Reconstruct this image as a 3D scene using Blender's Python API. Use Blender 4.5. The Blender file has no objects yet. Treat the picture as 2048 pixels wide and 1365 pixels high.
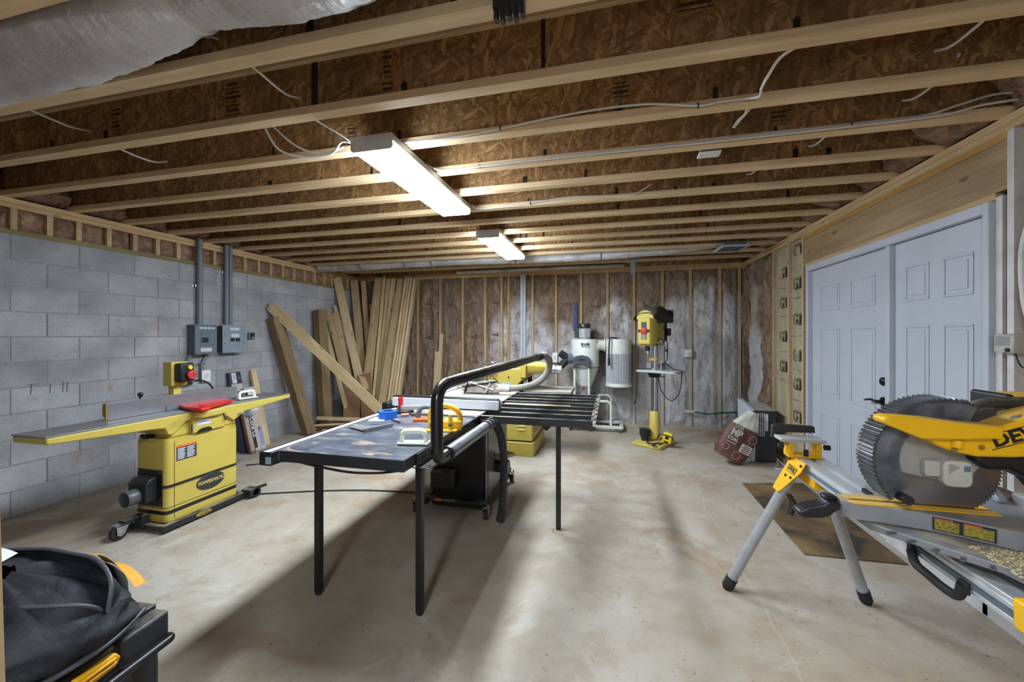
import bpy, bmesh, math, random
from mathutils import Vector, Matrix, noise as mnoise
random.seed(7)
R = math.radians
sc = bpy.context.scene
COL = sc.collection
# ------------------------------------------------------------------ camera
F_PX = 805.0
cam_d = bpy.data.cameras.new('camera'); cam = bpy.data.objects.new('camera', cam_d); COL.objects.link(cam)
cam_d.sensor_width = 36.0; cam_d.lens = F_PX / 2048 * 36
cam_d.shift_y = -11.5 / 2048
cam_d.clip_start = 0.02
cam.location = (0, 0, 1.437); cam.rotation_euler = (R(90), 0, math.atan(198 / F_PX))
sc.camera = cam
# ------------------------------------------------------------------ world and exposure
w = bpy.data.worlds.new('world'); sc.world = w; w.use_nodes = True
w.node_tree.nodes['Background'].inputs[0].default_value = (0.86, 0.93, 1.0, 1)
w.node_tree.nodes['Background'].inputs[1].default_value = 0.7
vs = sc.view_settings
vs.view_transform = 'Standard'; vs.look = 'None'; vs.gamma = 1.0; vs.use_curve_mapping = False
vs.exposure = 0.76
LAMP_W = 76.0          # watts of each ceiling fixture

# ------------------------------------------------------------------ helpers
def S(r, g, b, a=1.0):
    f = lambda c: (c / 255 / 12.92) if c / 255 <= 0.04045 else ((c / 255 + 0.055) / 1.055) ** 2.4
    return (f(r), f(g), f(b), a)

class NT:
    def __init__(s, name):
        s.m = bpy.data.materials.new(name); s.m.use_nodes = True
        s.t = s.m.node_tree; s.n = s.t.nodes; s.b = s.n['Principled BSDF']
    def new(s, typ, **kw):
        nd = s.n.new('ShaderNode' + typ)
        for k, v in kw.items():
            if k.startswith('i_'):
                key = k[2:].replace('_', ' ')
                nd.inputs[key].default_value = v
            else: setattr(nd, k, v)
        return nd
    def L(s, a, b): s.t.links.new(a, b)
    def coord(s, kind='Object', scale=(1, 1, 1), rot=(0, 0, 0), loc=(0, 0, 0)):
        tc = s.new('TexCoord'); mp = s.new('Mapping')
        mp.inputs['Scale'].default_value = scale; mp.inputs['Rotation'].default_value = rot; mp.inputs['Location'].default_value = loc
        s.L(tc.outputs[kind], mp.inputs['Vector']); return mp.outputs[0]
    def world(s, scale=(1, 1, 1), rot=(0, 0, 0), loc=(0, 0, 0)):
        g = s.new('NewGeometry'); mp = s.new('Mapping')
        mp.inputs['Scale'].default_value = scale; mp.inputs['Rotation'].default_value = rot; mp.inputs['Location'].default_value = loc
        s.L(g.outputs['Position'], mp.inputs['Vector']); return mp.outputs[0]
    def noise(s, vec, scale=5, detail=4, rough=.55, dist=0):
        nd = s.new('TexNoise'); nd.inputs['Scale'].default_value = scale; nd.inputs['Detail'].default_value = detail
        nd.inputs['Roughness'].default_value = rough; nd.inputs['Distortion'].default_value = dist
        if vec is not None: s.L(vec, nd.inputs['Vector'])
        return nd
    def ramp(s, fac, stops, interp='LINEAR'):
        r = s.new('ValToRGB'); e = r.color_ramp.elements; r.color_ramp.interpolation = interp
        while len(e) < len(stops): e.new(0.5)
        for i, (p, c) in enumerate(stops):
            e[i].position = p; e[i].color = c if len(c) == 4 else (*c, 1)
        s.L(fac, r.inputs[0]); return r.outputs[0]
    def mix(s, fac, a, b, blend='MIX'):
        m = s.new('Mix'); m.data_type = 'RGBA'; m.blend_type = blend
        for sock, v in ((m.inputs[0], fac), (m.inputs[6], a), (m.inputs[7], b)):
            if hasattr(v, 'is_linked') or hasattr(v, 'links'): s.L(v, sock)
            else: sock.default_value = v
        return m.outputs[2]
    def math(s, op, a, b=0.0, clamp=False):
        m = s.new('Math'); m.operation = op; m.use_clamp = clamp
        for sock, v in ((m.inputs[0], a), (m.inputs[1], b)):
            if hasattr(v, 'links'): s.L(v, sock)
            else: sock.default_value = v
        return m.outputs[0]
    def bump(s, h, strength=.3, dist=.01):
        b = s.new('Bump'); b.inputs['Strength'].default_value = strength; b.inputs['Distance'].default_value = dist
        s.L(h, b.inputs['Height']); s.L(b.outputs[0], s.b.inputs['Normal']); return b
    def set(s, col=None, rough=None, metal=None, spec=None):
        for key, v in (('Base Color', col), ('Roughness', rough), ('Metallic', metal), ('Specular IOR Level', spec)):
            if v is None: continue
            if hasattr(v, 'links'): s.L(v, s.b.inputs[key])
            else: s.b.inputs[key].default_value = v
        return s.m

BLK = (0, 0, 0, 1); WHT = (1, 1, 1, 1)
def plain(name, col, rough=.5, metal=0.0, dust=0.0, var=.08, scale=14, bump=0.0, dustcol=None, spec=None):
    """painted / plastic / metal surface: slight mottling, optional sawdust settled on faces that look up"""
    n = NT(name); v = n.coord()
    nz = n.noise(v, scale, 5)
    lo = tuple(max(0, c * (1 - var * 2)) for c in col[:3]) + (1,); hi = tuple(min(1, c * (1 + var)) for c in col[:3]) + (1,)
    c = n.ramp(nz.outputs[0], [(.3, lo), (.7, hi)])
    if dust > 0:
        g = n.new('NewGeometry'); sx = n.new('SeparateXYZ'); n.L(g.outputs['Normal'], sx.inputs[0])
        nz2 = n.noise(n.world(), 6, 8, .65)
        up = n.math('MULTIPLY', n.math('SUBTRACT', sx.outputs[2], .35, True), 1.6, True)
        mk = n.math('MULTIPLY', up, n.ramp(nz2.outputs[0], [(.42, BLK), (.62, WHT)]))
        c = n.mix(n.math('MULTIPLY', mk, dust), c, dustcol or S(196, 178, 146))
        rr = n.math('ADD', n.math('MULTIPLY', mk, .4 * dust), rough); n.set(rough=rr)
    else: n.set(rough=rough)
    if bump: n.bump(n.noise(v, 220, 3).outputs[0], bump, .002)
    return n.set(c, None, metal, spec)

def dust_mask(n, v):
    """sawdust blown over the lower right half of the back wall"""
    sx = n.new('SeparateXYZ'); n.L(v, sx.inputs[0])
    big = n.noise(n.world((1, 1, .8)), 1.6, 5)
    hx = n.math('MULTIPLY', n.math('ADD', sx.outputs[0], 3.2), .19, True)
    hz = n.math('SUBTRACT', 1.12, n.math('MULTIPLY', sx.outputs[2], .52), True)
    mk = n.math('ADD', n.math('MULTIPLY', hx, n.math('ADD', hz, .10)), n.math('SUBTRACT', big.outputs[0], .5))
    return sx, n.ramp(mk, [(.16, BLK), (.55, (.92, .92, .92, 1))])
def wood(name, light, dark, axis=2, knots=True, scale=1.0, bright=.12, rough=.75, end=None, dusty=False):
    n = NT(name)
    sc3 = [26 * scale] * 3; sc3[axis] = 1.3 * scale
    oi = n.new('ObjectInfo'); ad = n.new('VectorMath'); ad.operation = 'ADD'
    tc = n.new('TexCoord'); cb = n.new('CombineXYZ')
    for i in range(3): n.L(n.math('MULTIPLY', oi.outputs['Random'], 7.3 + 5 * i), cb.inputs[i])
    n.L(tc.outputs['Object'], ad.inputs[0]); n.L(cb.outputs[0], ad.inputs[1])
    mp = n.new('Mapping'); mp.inputs['Scale'].default_value = sc3; n.L(ad.outputs[0], mp.inputs[0])
    g1 = n.noise(mp.outputs[0], 1.6, 6, .6, .5)
    g2 = n.noise(ad.outputs[0], 3.0, 3, .5)
    c = n.ramp(g1.outputs[0], [(.30, dark), (.52, tuple((a + b) / 2 for a, b in zip(light, dark))), (.72, light)])
    c = n.mix(n.math('MULTIPLY', n.ramp(g2.outputs[0], [(.35, BLK), (.75, WHT)]), .35), c, tuple(x * .62 for x in dark[:3]) + (1,))
    if knots:
        sk = [9.0] * 3; sk[axis] = 3.2
        mk = n.new('Mapping'); mk.inputs['Scale'].default_value = sk; n.L(ad.outputs[0], mk.inputs[0])
        vo = n.new('TexVoronoi'); vo.inputs['Scale'].default_value = 1.0; n.L(mk.outputs[0], vo.inputs['Vector'])
        k = n.ramp(vo.outputs['Distance'], [(.07, WHT), (.14, BLK)])
        c = n.mix(n.math('MULTIPLY', k, .75), c, tuple(x * .3 for x in dark[:3]) + (1,))
    hv = n.math('ADD', n.math('MULTIPLY', oi.outputs['Random'], bright * 2), 1 - bright)
    cm = n.new('CombineColor')
    for i in range(3): n.L(hv, cm.inputs[i])
    c = n.mix(1.0, c, cm.outputs[0], 'MULTIPLY')
    if dusty: c = n.mix(n.math('MULTIPLY', dust_mask(n, n.world())[1], .8), c, S(176, 172, 168))
    n.bump(g1.outputs[0], .15, .004)
    return n.set(c, rough, 0)

# ---- mesh builder
class MB:
    def __init__(s): s.v = []; s.f = []
    def add(s, vs_, fs_):
        o = len(s.v); s.v += [tuple(p) for p in vs_]; s.f += [tuple(i + o for i in f) for f in fs_]; return s
    def box(s, x0, x1, y0, y1, z0, z1):
        vs_ = [(x0, y0, z0), (x1, y0, z0), (x1, y1, z0), (x0, y1, z0), (x0, y0, z1), (x1, y0, z1), (x1, y1, z1), (x0, y1, z1)]
        return s.add(vs_, [(0, 3, 2, 1), (4, 5, 6, 7), (0, 1, 5, 4), (1, 2, 6, 5), (2, 3, 7, 6), (3, 0, 4, 7)])
    def cbox(s, c, sz, M=None):
        x, y, z = (q / 2 for q in sz); t = MB().box(-x, x, -y, y, -z, z)
        return s.merge(t, Matrix.Translation(c) @ (M.to_4x4() if M else Matrix()))
    def merge(s, o, M=None):
        return s.add([M @ Vector(p) for p in o.v] if M else o.v, o.f)
    def prism(s, poly, d0, d1, axis='y'):
        """poly in the other two axes (x,z for y; x,y for z; y,z for x), extruded d0..d1"""
        def mk(p, d):
            return {'y': (p[0], d, p[1]), 'z': (p[0], p[1], d), 'x': (d, p[0], p[1])}[axis]
        n = len(poly); A = [mk(p, d0) for p in poly] + [mk(p, d1) for p in poly]
        ar = sum(poly[i][0] * poly[(i + 1) % n][1] - poly[(i + 1) % n][0] * poly[i][1] for i in range(n))
        fl = (ar > 0) ^ (axis == 'y')
        fs_ = [tuple(range(n))[::-1], tuple(range(n, 2 * n))] + [(i, (i + 1) % n, n + (i + 1) % n, n + i) for i in range(n)]
        if not fl: fs_ = [f[::-1] for f in fs_]
        if d1 < d0: fs_ = [f[::-1] for f in fs_]
        return s.add(A, fs_)
    def cyl(s, p0, p1, r0, r1=None, n=16, caps=True):
        return s.tube([p0, p1], [r0, r0 if r1 is None else r1], n, caps)
    def tube(s, pts, rad, n=10, caps=True):
        pts = [Vector(p) for p in pts]; m = len(pts)
        if not hasattr(rad, '__len__'): rad = [rad] * m
        o = len(s.v); up = None
        for i, p in enumerate(pts):
            d = (pts[min(i + 1, m - 1)] - pts[max(i - 1, 0)])
            d = d.normalized() if d.length > 1e-9 else Vector((0, 0, 1))
            if up is None:
                up = Vector((0, 0, 1)) if abs(d.z) < .9 else Vector((1, 0, 0))
            a = d.cross(up)
            if a.length < 1e-6: a = d.orthogonal()
            a.normalize(); b = a.cross(d).normalized(); up = b
            for k in range(n):
                t = 2 * math.pi * k / n
                q = p + a * (rad[i] * math.cos(t)) + b * (rad[i] * math.sin(t)); s.v.append(tuple(q))
        for i in range(m - 1):
            for k in range(n):
                k2 = (k + 1) % n
                s.f.append((o + i * n + k, o + i * n + k2, o + (i + 1) * n + k2, o + (i + 1) * n + k))
        if caps:
            s.f.append(tuple(o + k for k in range(n))[::-1]); s.f.append(tuple(o + (m - 1) * n + k for k in range(n)))
        return s
    def lathe(s, prof, c=(0, 0, 0), n=24, M=None):
        """prof [(r,z)...] about local z"""
        o = len(s.v)
        T = Matrix.Translation(c) @ (M.to_4x4() if M else Matrix())
        for r, z in prof:
            for k in range(n):
                t = 2 * math.pi * k / n; s.v.append(tuple(T @ Vector((r * math.cos(t), r * math.sin(t), z))))
        for i in range(len(prof) - 1):
            for k in range(n):
                k2 = (k + 1) % n
                s.f.append((o + i * n + k, o + i * n + k2, o + (i + 1) * n + k2, o + (i + 1) * n + k))
        s.f.append(tuple(o + k for k in range(n))[::-1]); s.f.append(tuple(o + (len(prof) - 1) * n + k for k in range(n)))
        return s
    def grid(s, nu, nv, fn):
        o = len(s.v)
        for i in range(nu + 1):
            for j in range(nv + 1): s.v.append(tuple(fn(i / nu, j / nv)))
        for i in range(nu):
            for j in range(nv):
                a = o + i * (nv + 1) + j; s.f.append((a, a + nv + 1, a + nv + 2, a + 1))
        return s
    def mesh(s, name, smooth=None):
        me = bpy.data.meshes.new(name); me.from_pydata(s.v, [], s.f)
        bm = bmesh.new(); bm.from_mesh(me); bmesh.ops.recalc_face_normals(bm, faces=bm.faces); bm.to_mesh(me); bm.free()
        if smooth is not None:
            me.shade_smooth(); me.set_sharp_from_angle(angle=R(smooth))
        me.update(); return me
    def build(s, name, mat, parent=None, smooth=None, bevel=0.0, loc=None, rot=None, seg=2, sub=0, recalc=True):
        o = bpy.data.objects.new(name, s.mesh(name, smooth)); COL.objects.link(o)
        o.data.materials.append(mat)
        if parent: o.parent = parent
        if loc: o.location = loc
        if rot: o.rotation_euler = rot
        if bevel:
            b = o.modifiers.new('bevel', 'BEVEL'); b.width = bevel; b.segments = seg; b.limit_method = 'ANGLE'; b.angle_limit = R(40)
            if smooth is None: o.data.shade_smooth(); o.data.set_sharp_from_angle(angle=R(50))
            b.harden_normals = False
        if sub:
            m = o.modifiers.new('sub', 'SUBSURF'); m.levels = sub; m.render_levels = sub
        return o

def tag(o, label, cat, group=None, kind=None):
    if label: o['label'] = label
    if cat: o['category'] = cat
    if group: o['group'] = group
    if kind: o['kind'] = kind
    return o
def struct(o, label=None):
    o['kind'] = 'structure'
    if label: o['label'] = label
    return o
def empty(name, loc=(0, 0, 0), rz=0.0, label=None, cat=None, group=None):
    o = bpy.data.objects.new(name, None); COL.objects.link(o); o.location = loc; o.rotation_euler = (0, 0, rz)
    o.empty_display_size = .1
    if label: tag(o, label, cat, group)
    return o
def inst(src, name=None, parent=None, loc=None, rot=None, scale=None):
    o = src.copy(); COL.objects.link(o)
    if name: o.name = name
    o.parent = parent
    if loc: o.location = loc
    if rot: o.rotation_euler = rot
    if scale: o.scale = scale
    return o
def copy_tree(o, parent=None):
    c = o.copy(); COL.objects.link(c); c.parent = parent
    for ch in list(o.children): copy_tree(ch, c)
    return c
def text(name, body, size, mat, parent, loc, rot, ext=.0006, bold=0.0, shear=0.0, sx=1.0, align='CENTER'):
    cu = bpy.data.curves.new(name, 'FONT'); cu.body = body; cu.size = size; cu.extrude = ext; cu.offset = bold; cu.shear = shear
    cu.align_x = align; cu.align_y = 'CENTER'; cu.resolution_u = 2
    t = bpy.data.objects.new(name, cu); COL.objects.link(t)
    dg = bpy.context.evaluated_depsgraph_get(); me = bpy.data.meshes.new_from_object(t.evaluated_get(dg))
    bpy.data.objects.remove(t); bpy.data.curves.remove(cu)
    o = bpy.data.objects.new(name, me); COL.objects.link(o); me.materials.clear(); me.materials.append(mat)
    o.parent = parent; o.location = loc; o.rotation_euler = rot; o.scale = (sx, 1, 1)
    return o
def bez(pts, n=8):
    """Catmull-Rom through points"""
    P = [Vector(p) for p in pts]; out = []
    for i in range(len(P) - 1):
        p0 = P[max(i - 1, 0)]; p1 = P[i]; p2 = P[i + 1]; p3 = P[min(i + 2, len(P) - 1)]
        for k in range(n):
            t = k / n
            out.append(.5 * ((2 * p1) + (p2 - p0) * t + (2 * p0 - 5 * p1 + 4 * p2 - p3) * t * t + (3 * p1 - p0 - 3 * p2 + p3) * t ** 3))
    out.append(P[-1]); return out
def fn3(x, y, z, s=1.0): return mnoise.noise(Vector((x * s, y * s, z * s)))
def fillet(pts, r, n=6):
    """round the corners of a poly-line"""
    P = [Vector(p) for p in pts]; out = [P[0]]
    for i in range(1, len(P) - 1):
        a = (P[i - 1] - P[i]); b = (P[i + 1] - P[i]); rr = min(r, a.length * .49, b.length * .49)
        p0 = P[i] + a.normalized() * rr; p1 = P[i] + b.normalized() * rr
        for k in range(n + 1):
            t = k / n; out.append((1 - t) ** 2 * p0 + 2 * t * (1 - t) * P[i] + t * t * p1)
    out.append(P[-1]); return out
def rrect(x0, x1, y0, y1, r, n=4):
    out = []
    for cx, cy, a0 in ((x1 - r, y1 - r, 0), (x0 + r, y1 - r, 90), (x0 + r, y0 + r, 180), (x1 - r, y0 + r, 270)):
        for k in range(n + 1):
            a = R(a0 + 90 * k / n); out.append((cx + r * math.cos(a), cy + r * math.sin(a)))
    return out
def arc(cx, cy, r, a0, a1, n=12):
    return [(cx + r * math.cos(R(a0 + (a1 - a0) * k / n)), cy + r * math.sin(R(a0 + (a1 - a0) * k / n))) for k in range(n + 1)]
# ------------------------------------------------------------------ materials
XL, XR, YB, ZC = -4.587, 1.891, 6.62, 2.519
M = {}
M['pine'] = wood('pine', S(204, 178, 138), S(168, 138, 98), 2)
M['pine_x'] = wood('pine_x', S(206, 174, 128), S(174, 138, 92), 0)
M['pine_y'] = wood('pine_y', S(210, 180, 136), S(180, 146, 100), 1)
M['pale'] = wood('pale_pine', S(216, 194, 154), S(186, 156, 112), 2, bright=.10)
M['treated'] = wood('treated_pine', S(148, 124, 86), S(110, 88, 56), 2)
M['treated_y'] = wood('treated_pine_y', S(150, 136, 92), S(120, 104, 62), 1, knots=False)
M['flange'] = wood('joist_flange', S(230, 206, 168), S(206, 174, 130), 0, knots=False)
M['header'] = wood('header_board', S(182, 156, 118), S(138, 110, 74), 1, scale=.55)
M['redwood'] = wood('mahogany_board', S(150, 112, 82), S(120, 84, 58), 2, knots=False)
def mk_osb():
    n = NT('osb'); v = n.coord('Object')
    wv = n.noise(v, 9, 3); 
    dist = n.new('VectorMath'); dist.operation = 'MULTIPLY_ADD'
    n.L(wv.outputs['Color'], dist.inputs[0]); dist.inputs[1].default_value = (.05, .05, .05); n.L(v, dist.inputs[2])
    cols = []
    for i, (rt, sc3) in enumerate((((0, R(25), 0), (12, 30, 62)), ((0, R(-50), 0), (11, 30, 70)), ((0, R(80), 0), (14, 30, 58)))):
        mp = n.new('Mapping'); mp.inputs['Rotation'].default_value = rt; n.L(dist.outputs[0], mp.inputs[0])
        m2 = n.new('Mapping'); m2.inputs['Scale'].default_value = sc3; n.L(mp.outputs[0], m2.inputs[0])
        vo = n.new('TexVoronoi'); vo.inputs['Scale'].default_value = 1.0; n.L(m2.outputs[0], vo.inputs['Vector'])
        sp = n.new('SeparateColor'); n.L(vo.outputs['Color'], sp.inputs[0]); cols.append(sp)
    pick = n.ramp(cols[0].outputs[1], [(.0, BLK), (.5, WHT)], 'CONSTANT')
    val = n.mix(pick, cols[0].outputs[0], cols[1].outputs[0])
    pick2 = n.ramp(cols[2].outputs[1], [(.0, BLK), (.62, WHT)], 'CONSTANT')
    val = n.mix(pick2, val, cols[2].outputs[0])
    c = n.ramp(val, [(.0, S(116, 84, 50)), (.35, S(140, 104, 62)), (.7, S(156, 118, 74)), (.97, S(186, 148, 98))])
    big = n.noise(v, 2.2, 4)
    c = n.mix(n.ramp(big.outputs[0], [(.45, BLK), (.75, (.55, .55, .55, 1))]), c, S(70, 46, 24))
    bl = n.noise(v, 1.7, 6, .7)
    c = n.mix(n.ramp(bl.outputs[0], [(.70, BLK), (.74, WHT)]), c, S(30, 26, 24))
    n.bump(val, .25, .004)
    return n.set(c, .8, 0)
M['osb'] = mk_osb()
def mk_block():
    n = NT('concrete_block'); v = n.world()
    oi = n.new('ObjectInfo')
    f = n.noise(v, 90, 4, .7); g = n.noise(v, 3.0, 5)
    c = n.ramp(g.outputs[0], [(.3, S(142, 142, 144)), (.55, S(168, 168, 171)), (.75, S(182, 182, 186))])
    c = n.mix(n.math('MULTIPLY', n.ramp(f.outputs[0], [(.4, BLK), (.7, WHT)]), .35), c, S(98, 97, 98))
    hv = n.math('ADD', n.math('MULTIPLY', oi.outputs['Random'], .22), .88)
    cm = n.new('CombineColor'); [n.L(hv, cm.inputs[i]) for i in range(3)]
    c = n.mix(1.0, c, cm.outputs[0], 'MULTIPLY')
    st = n.noise(v, 2.3, 7, .7); sx = n.new('SeparateXYZ'); n.L(v, sx.inputs[0])
    c = n.mix(n.math('MULTIPLY', n.ramp(st.outputs[0], [(.60, BLK), (.70, WHT)]), .7), c, S(150, 116, 88))
    pit = n.noise(v, 46, 3, .6)
    low = n.ramp(n.math('MULTIPLY', sx.outputs[2], .7), [(.3, WHT), (.75, (.15, .15, .15, 1))])
    pm = n.math('MULTIPLY', n.ramp(pit.outputs[0], [(.66, BLK), (.70, WHT)]), low)
    c = n.mix(n.math('MULTIPLY', pm, .7), c, S(60, 60, 62))
    dk = n.noise(n.world((1, 1, 2.5)), 1.1, 5)
    c = n.mix(n.math('MULTIPLY', n.ramp(dk.outputs[0], [(.5, BLK), (.72, WHT)]), .35), c, S(92, 90, 86))
    n.bump(f.outputs[0], .5, .006)
    return n.set(c, .9, 0)
M['block'] = mk_block()
M['mortar'] = plain('mortar', S(142, 141, 137), .95, 0, 0, .12, 30, .4)
def mk_floor():
    n = NT('concrete_floor'); v = n.world()
    a = n.noise(v, .9, 6, .6); b = n.noise(v, 4.5, 7, .65); f = n.noise(v, 60, 4, .7)
    c = n.ramp(a.outputs[0], [(.3, S(150, 137, 118)), (.5, S(166, 156, 141)), (.7, S(176, 170, 160))])
    c = n.mix(n.ramp(b.outputs[0], [(.36, (.4, .4, .4, 1)), (.52, BLK)]), c, S(140, 118, 92))
    c = n.mix(n.ramp(n.noise(v, 2.0, 8, .7, .8).outputs[0], [(.56, BLK), (.74, (.75, .75, .75, 1))]), c, S(196, 194, 188))
    c = n.mix(n.ramp(n.noise(n.world(loc=(3, 7, 0)), 1.1, 8, .75, .6).outputs[0], [(.53, BLK), (.66, (.6, .6, .6, 1))]), c, S(150, 112, 74))
    c = n.mix(n.ramp(n.noise(n.world((2.5, 1, 1), loc=(5, 2, 0)), 7, 9, .75, 1.0).outputs[0], [(.60, BLK), (.70, (.55, .55, .55, 1))]), c, S(112, 92, 70))
    c = n.mix(n.ramp(n.noise(n.world((1, 4, 1), (0, 0, .5)), 6, 9, .8, 1.4).outputs[0], [(.62, BLK), (.70, (.4, .4, .4, 1))]), c, S(204, 198, 188))
    c = n.mix(n.ramp(f.outputs[0], [(.60, BLK), (.72, (.45, .45, .45, 1))]), c, S(98, 84, 66))
    # hairline crack wandering down the room
    w_ = n.noise(v, 1.2, 5); sx = n.new('SeparateXYZ'); n.L(v, sx.inputs[0])
    d = n.math('ABSOLUTE', n.math('SUBTRACT', n.math('ADD', sx.outputs[0], n.math('MULTIPLY', w_.outputs[0], .25)), .90))
    c = n.mix(n.math('MULTIPLY', n.ramp(d, [(.001, WHT), (.006, BLK)]), .35), c, S(195, 188, 176))
    sp = n.new('TexVoronoi'); sp.inputs['Scale'].default_value = 7.0; n.L(v, sp.inputs['Vector'])
    c = n.mix(n.math('MULTIPLY', n.ramp(sp.outputs['Distance'], [(.035, WHT), (.05, BLK)]), .7), c, S(80, 66, 50))
    # light sawdust near the saw by the door
    ds = n.noise(v, 5, 9, .75)
    nx = n.math('SUBTRACT', 1.0, n.math('MULTIPLY', n.math('ABSOLUTE', n.math('SUBTRACT', sx.outputs[0], 1.25)), 1.1), True)
    ny = n.math('SUBTRACT', 1.0, n.math('MULTIPLY', n.math('ABSOLUTE', n.math('SUBTRACT', sx.outputs[1], 1.3)), .9), True)
    mk = n.math('MULTIPLY', n.math('MULTIPLY', nx, ny), n.ramp(ds.outputs[0], [(.35, BLK), (.6, WHT)]))
    c = n.mix(n.math('MULTIPLY', mk, .75), c, S(206, 180, 128))
    n.bump(f.outputs[0], .12, .003)
    rr = n.ramp(b.outputs[0], [(.3, (.45, .45, .45, 1)), (.7, (.7, .7, .7, 1))])
    return n.set(c, rr, 0, .35)
M['floor'] = mk_floor()
def mk_insul(name, c0, c1, dusty=True):
    n = NT(name); v = n.world()
    wr = n.noise(n.world((1, 1, .45)), 9, 6, .6, 1.6)
    wr2 = n.noise(v, 26, 5, .6, .8)
    c = n.ramp(wr.outputs[0], [(.32, c0), (.55, tuple((a + b) / 2 for a, b in zip(c0, c1))), (.7, c1)])
    if dusty:
        sx, mk = dust_mask(n, v)
        c = n.mix(mk, c, S(190, 188, 188))
        br_ = n.ramp(n.noise(n.world((1, 1, .8)), 5, 8, .7).outputs[0], [(.36, BLK), (.60, WHT)])
        for (bx, bz, br, am) in ((.08, 1.66, .30, .9), (.95, 1.60, .34, .7), (1.42, 1.75, .42, .8), (-1.5, 1.25, .6, .8), (-.75, 1.28, .3, .7)):
            dx = n.math('POWER', n.math('MULTIPLY', n.math('SUBTRACT', sx.outputs[0], bx), 1 / br), 2.0)
            dz = n.math('POWER', n.math('MULTIPLY', n.math('SUBTRACT', sx.outputs[2], bz), .7 / br), 2.0)
            d = n.math('SUBTRACT', 1.0, n.math('ADD', dx, dz), True)
            d = n.math('MULTIPLY', n.math('MULTIPLY', d, 1.8, True), br_, True)
            c = n.mix(n.math('MULTIPLY', d, am), c, S(222, 220, 222))
    n.bump(n.math('ADD', wr.outputs[0], n.math('MULTIPLY', wr2.outputs[0], .4)), 1.0, .05)
    return n.set(c, .45, 0, .5)
M['insul'] = mk_insul('paper_faced_insulation', S(96, 76, 60), S(164, 138, 116))
M['pink'] = mk_insul('pink_insulation', S(120, 88, 72), S(196, 156, 132), False)
M['kraft'] = plain('kraft_facing', S(160, 148, 120), .7, 0, 0, .06, 7)
M['white_paint'] = plain('white_paint', S(176, 178, 187), .45, 0, 0, .03, 5)
M['old_white'] = plain('worn_white_paint', S(196, 192, 190), .7, 0, 0, .10, 9)
M['black'] = plain('black_paint', S(26, 26, 28), .4, 0, 0, .1)
M['black_rough'] = plain('black_rubber', S(30, 30, 32), .7, 0, 0, .12)
M['black_dusty'] = plain('dusty_black_steel', S(32, 32, 34), .45, 0, .45, .1)
M['yellow'] = plain('machine_yellow', S(190, 168, 76), .42, 0, .18, .03, 5)
M['dw_yellow'] = plain('saw_yellow', S(232, 176, 10), .38, 0, .45, .03, 6)
M['iron'] = plain('ground_iron', S(150, 150, 154), .38, .75, .25, .06)
M['alu'] = plain('aluminium', S(196, 198, 202), .34, .85, 0, .05)
M['alu_dusty'] = plain('dusty_aluminium', S(190, 191, 194), .4, .35, .5, .05)
M['chrome'] = plain('chrome', S(200, 202, 206), .18, 1.0, 0, .02)
M['grey_pvc'] = plain('grey_pvc', S(112, 118, 126), .5, 0, 0, .05)
M['panel_grey'] = plain('panel_grey', S(98, 108, 116), .5, 0, 0, .05)
M['panel_grey_light'] = plain('panel_grey_light', S(126, 140, 148), .5, 0, 0, .05)
M['white_plastic'] = plain('white_plastic', S(226, 226, 222), .4, 0, 0, .02)
M['ivory'] = plain('ivory_plastic', S(226, 228, 206), .4, 0, 0, .03)
M['cable'] = plain('cable_white', S(204, 202, 196), .5, 0, 0, .04)
M['red'] = plain('red_plastic', S(206, 30, 28), .35, 0, 0, .05)
M['red_dull'] = plain('red_button', S(186, 44, 46), .45, 0, 0, .05)
M['saw_grey'] = plain('cast_grey', S(138, 139, 142), .5, .35, .75, .05)
def mk_foil():
    n = NT('foil'); v = n.coord('Object')
    f = n.noise(n.coord('Object', (1, 6, 6)), 14, 6, .7, 1.2)
    g = n.noise(v, 3, 4)
    c = n.ramp(g.outputs[0], [(.35, S(186, 178, 178)), (.6, S(222, 222, 226))])
    br = n.new('TexBrick'); br.inputs['Scale'].default_value = 26; n.L(v, br.inputs['Vector'])
    f2 = n.noise(n.coord('Object', (3, 1, 1)), 40, 4, .6, .5)
    n.bump(n.math('ADD', f.outputs[0], n.math('MULTIPLY', f2.outputs[0], .5)), .55, .03)
    return n.set(c, .34, .45)
M['foil'] = mk_foil()
M['foil_wrap'] = mk_foil()
def emis(name, col, st):
    n = NT(name); n.b.inputs['Base Color'].default_value = (.9, .9, .92, 1); n.b.inputs['Emission Color'].default_value = col; n.b.inputs['Emission Strength'].default_value = st
    n.b.inputs['Roughness'].default_value = .4
    return n.m
# ------------------------------------------------------------------ floor
fl = MB().box(XL - .25, XR + .25, -2.6, YB + .3, -.1, 0).build('floor', M['floor']); struct(fl, 'stained tan concrete slab floor')
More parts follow.
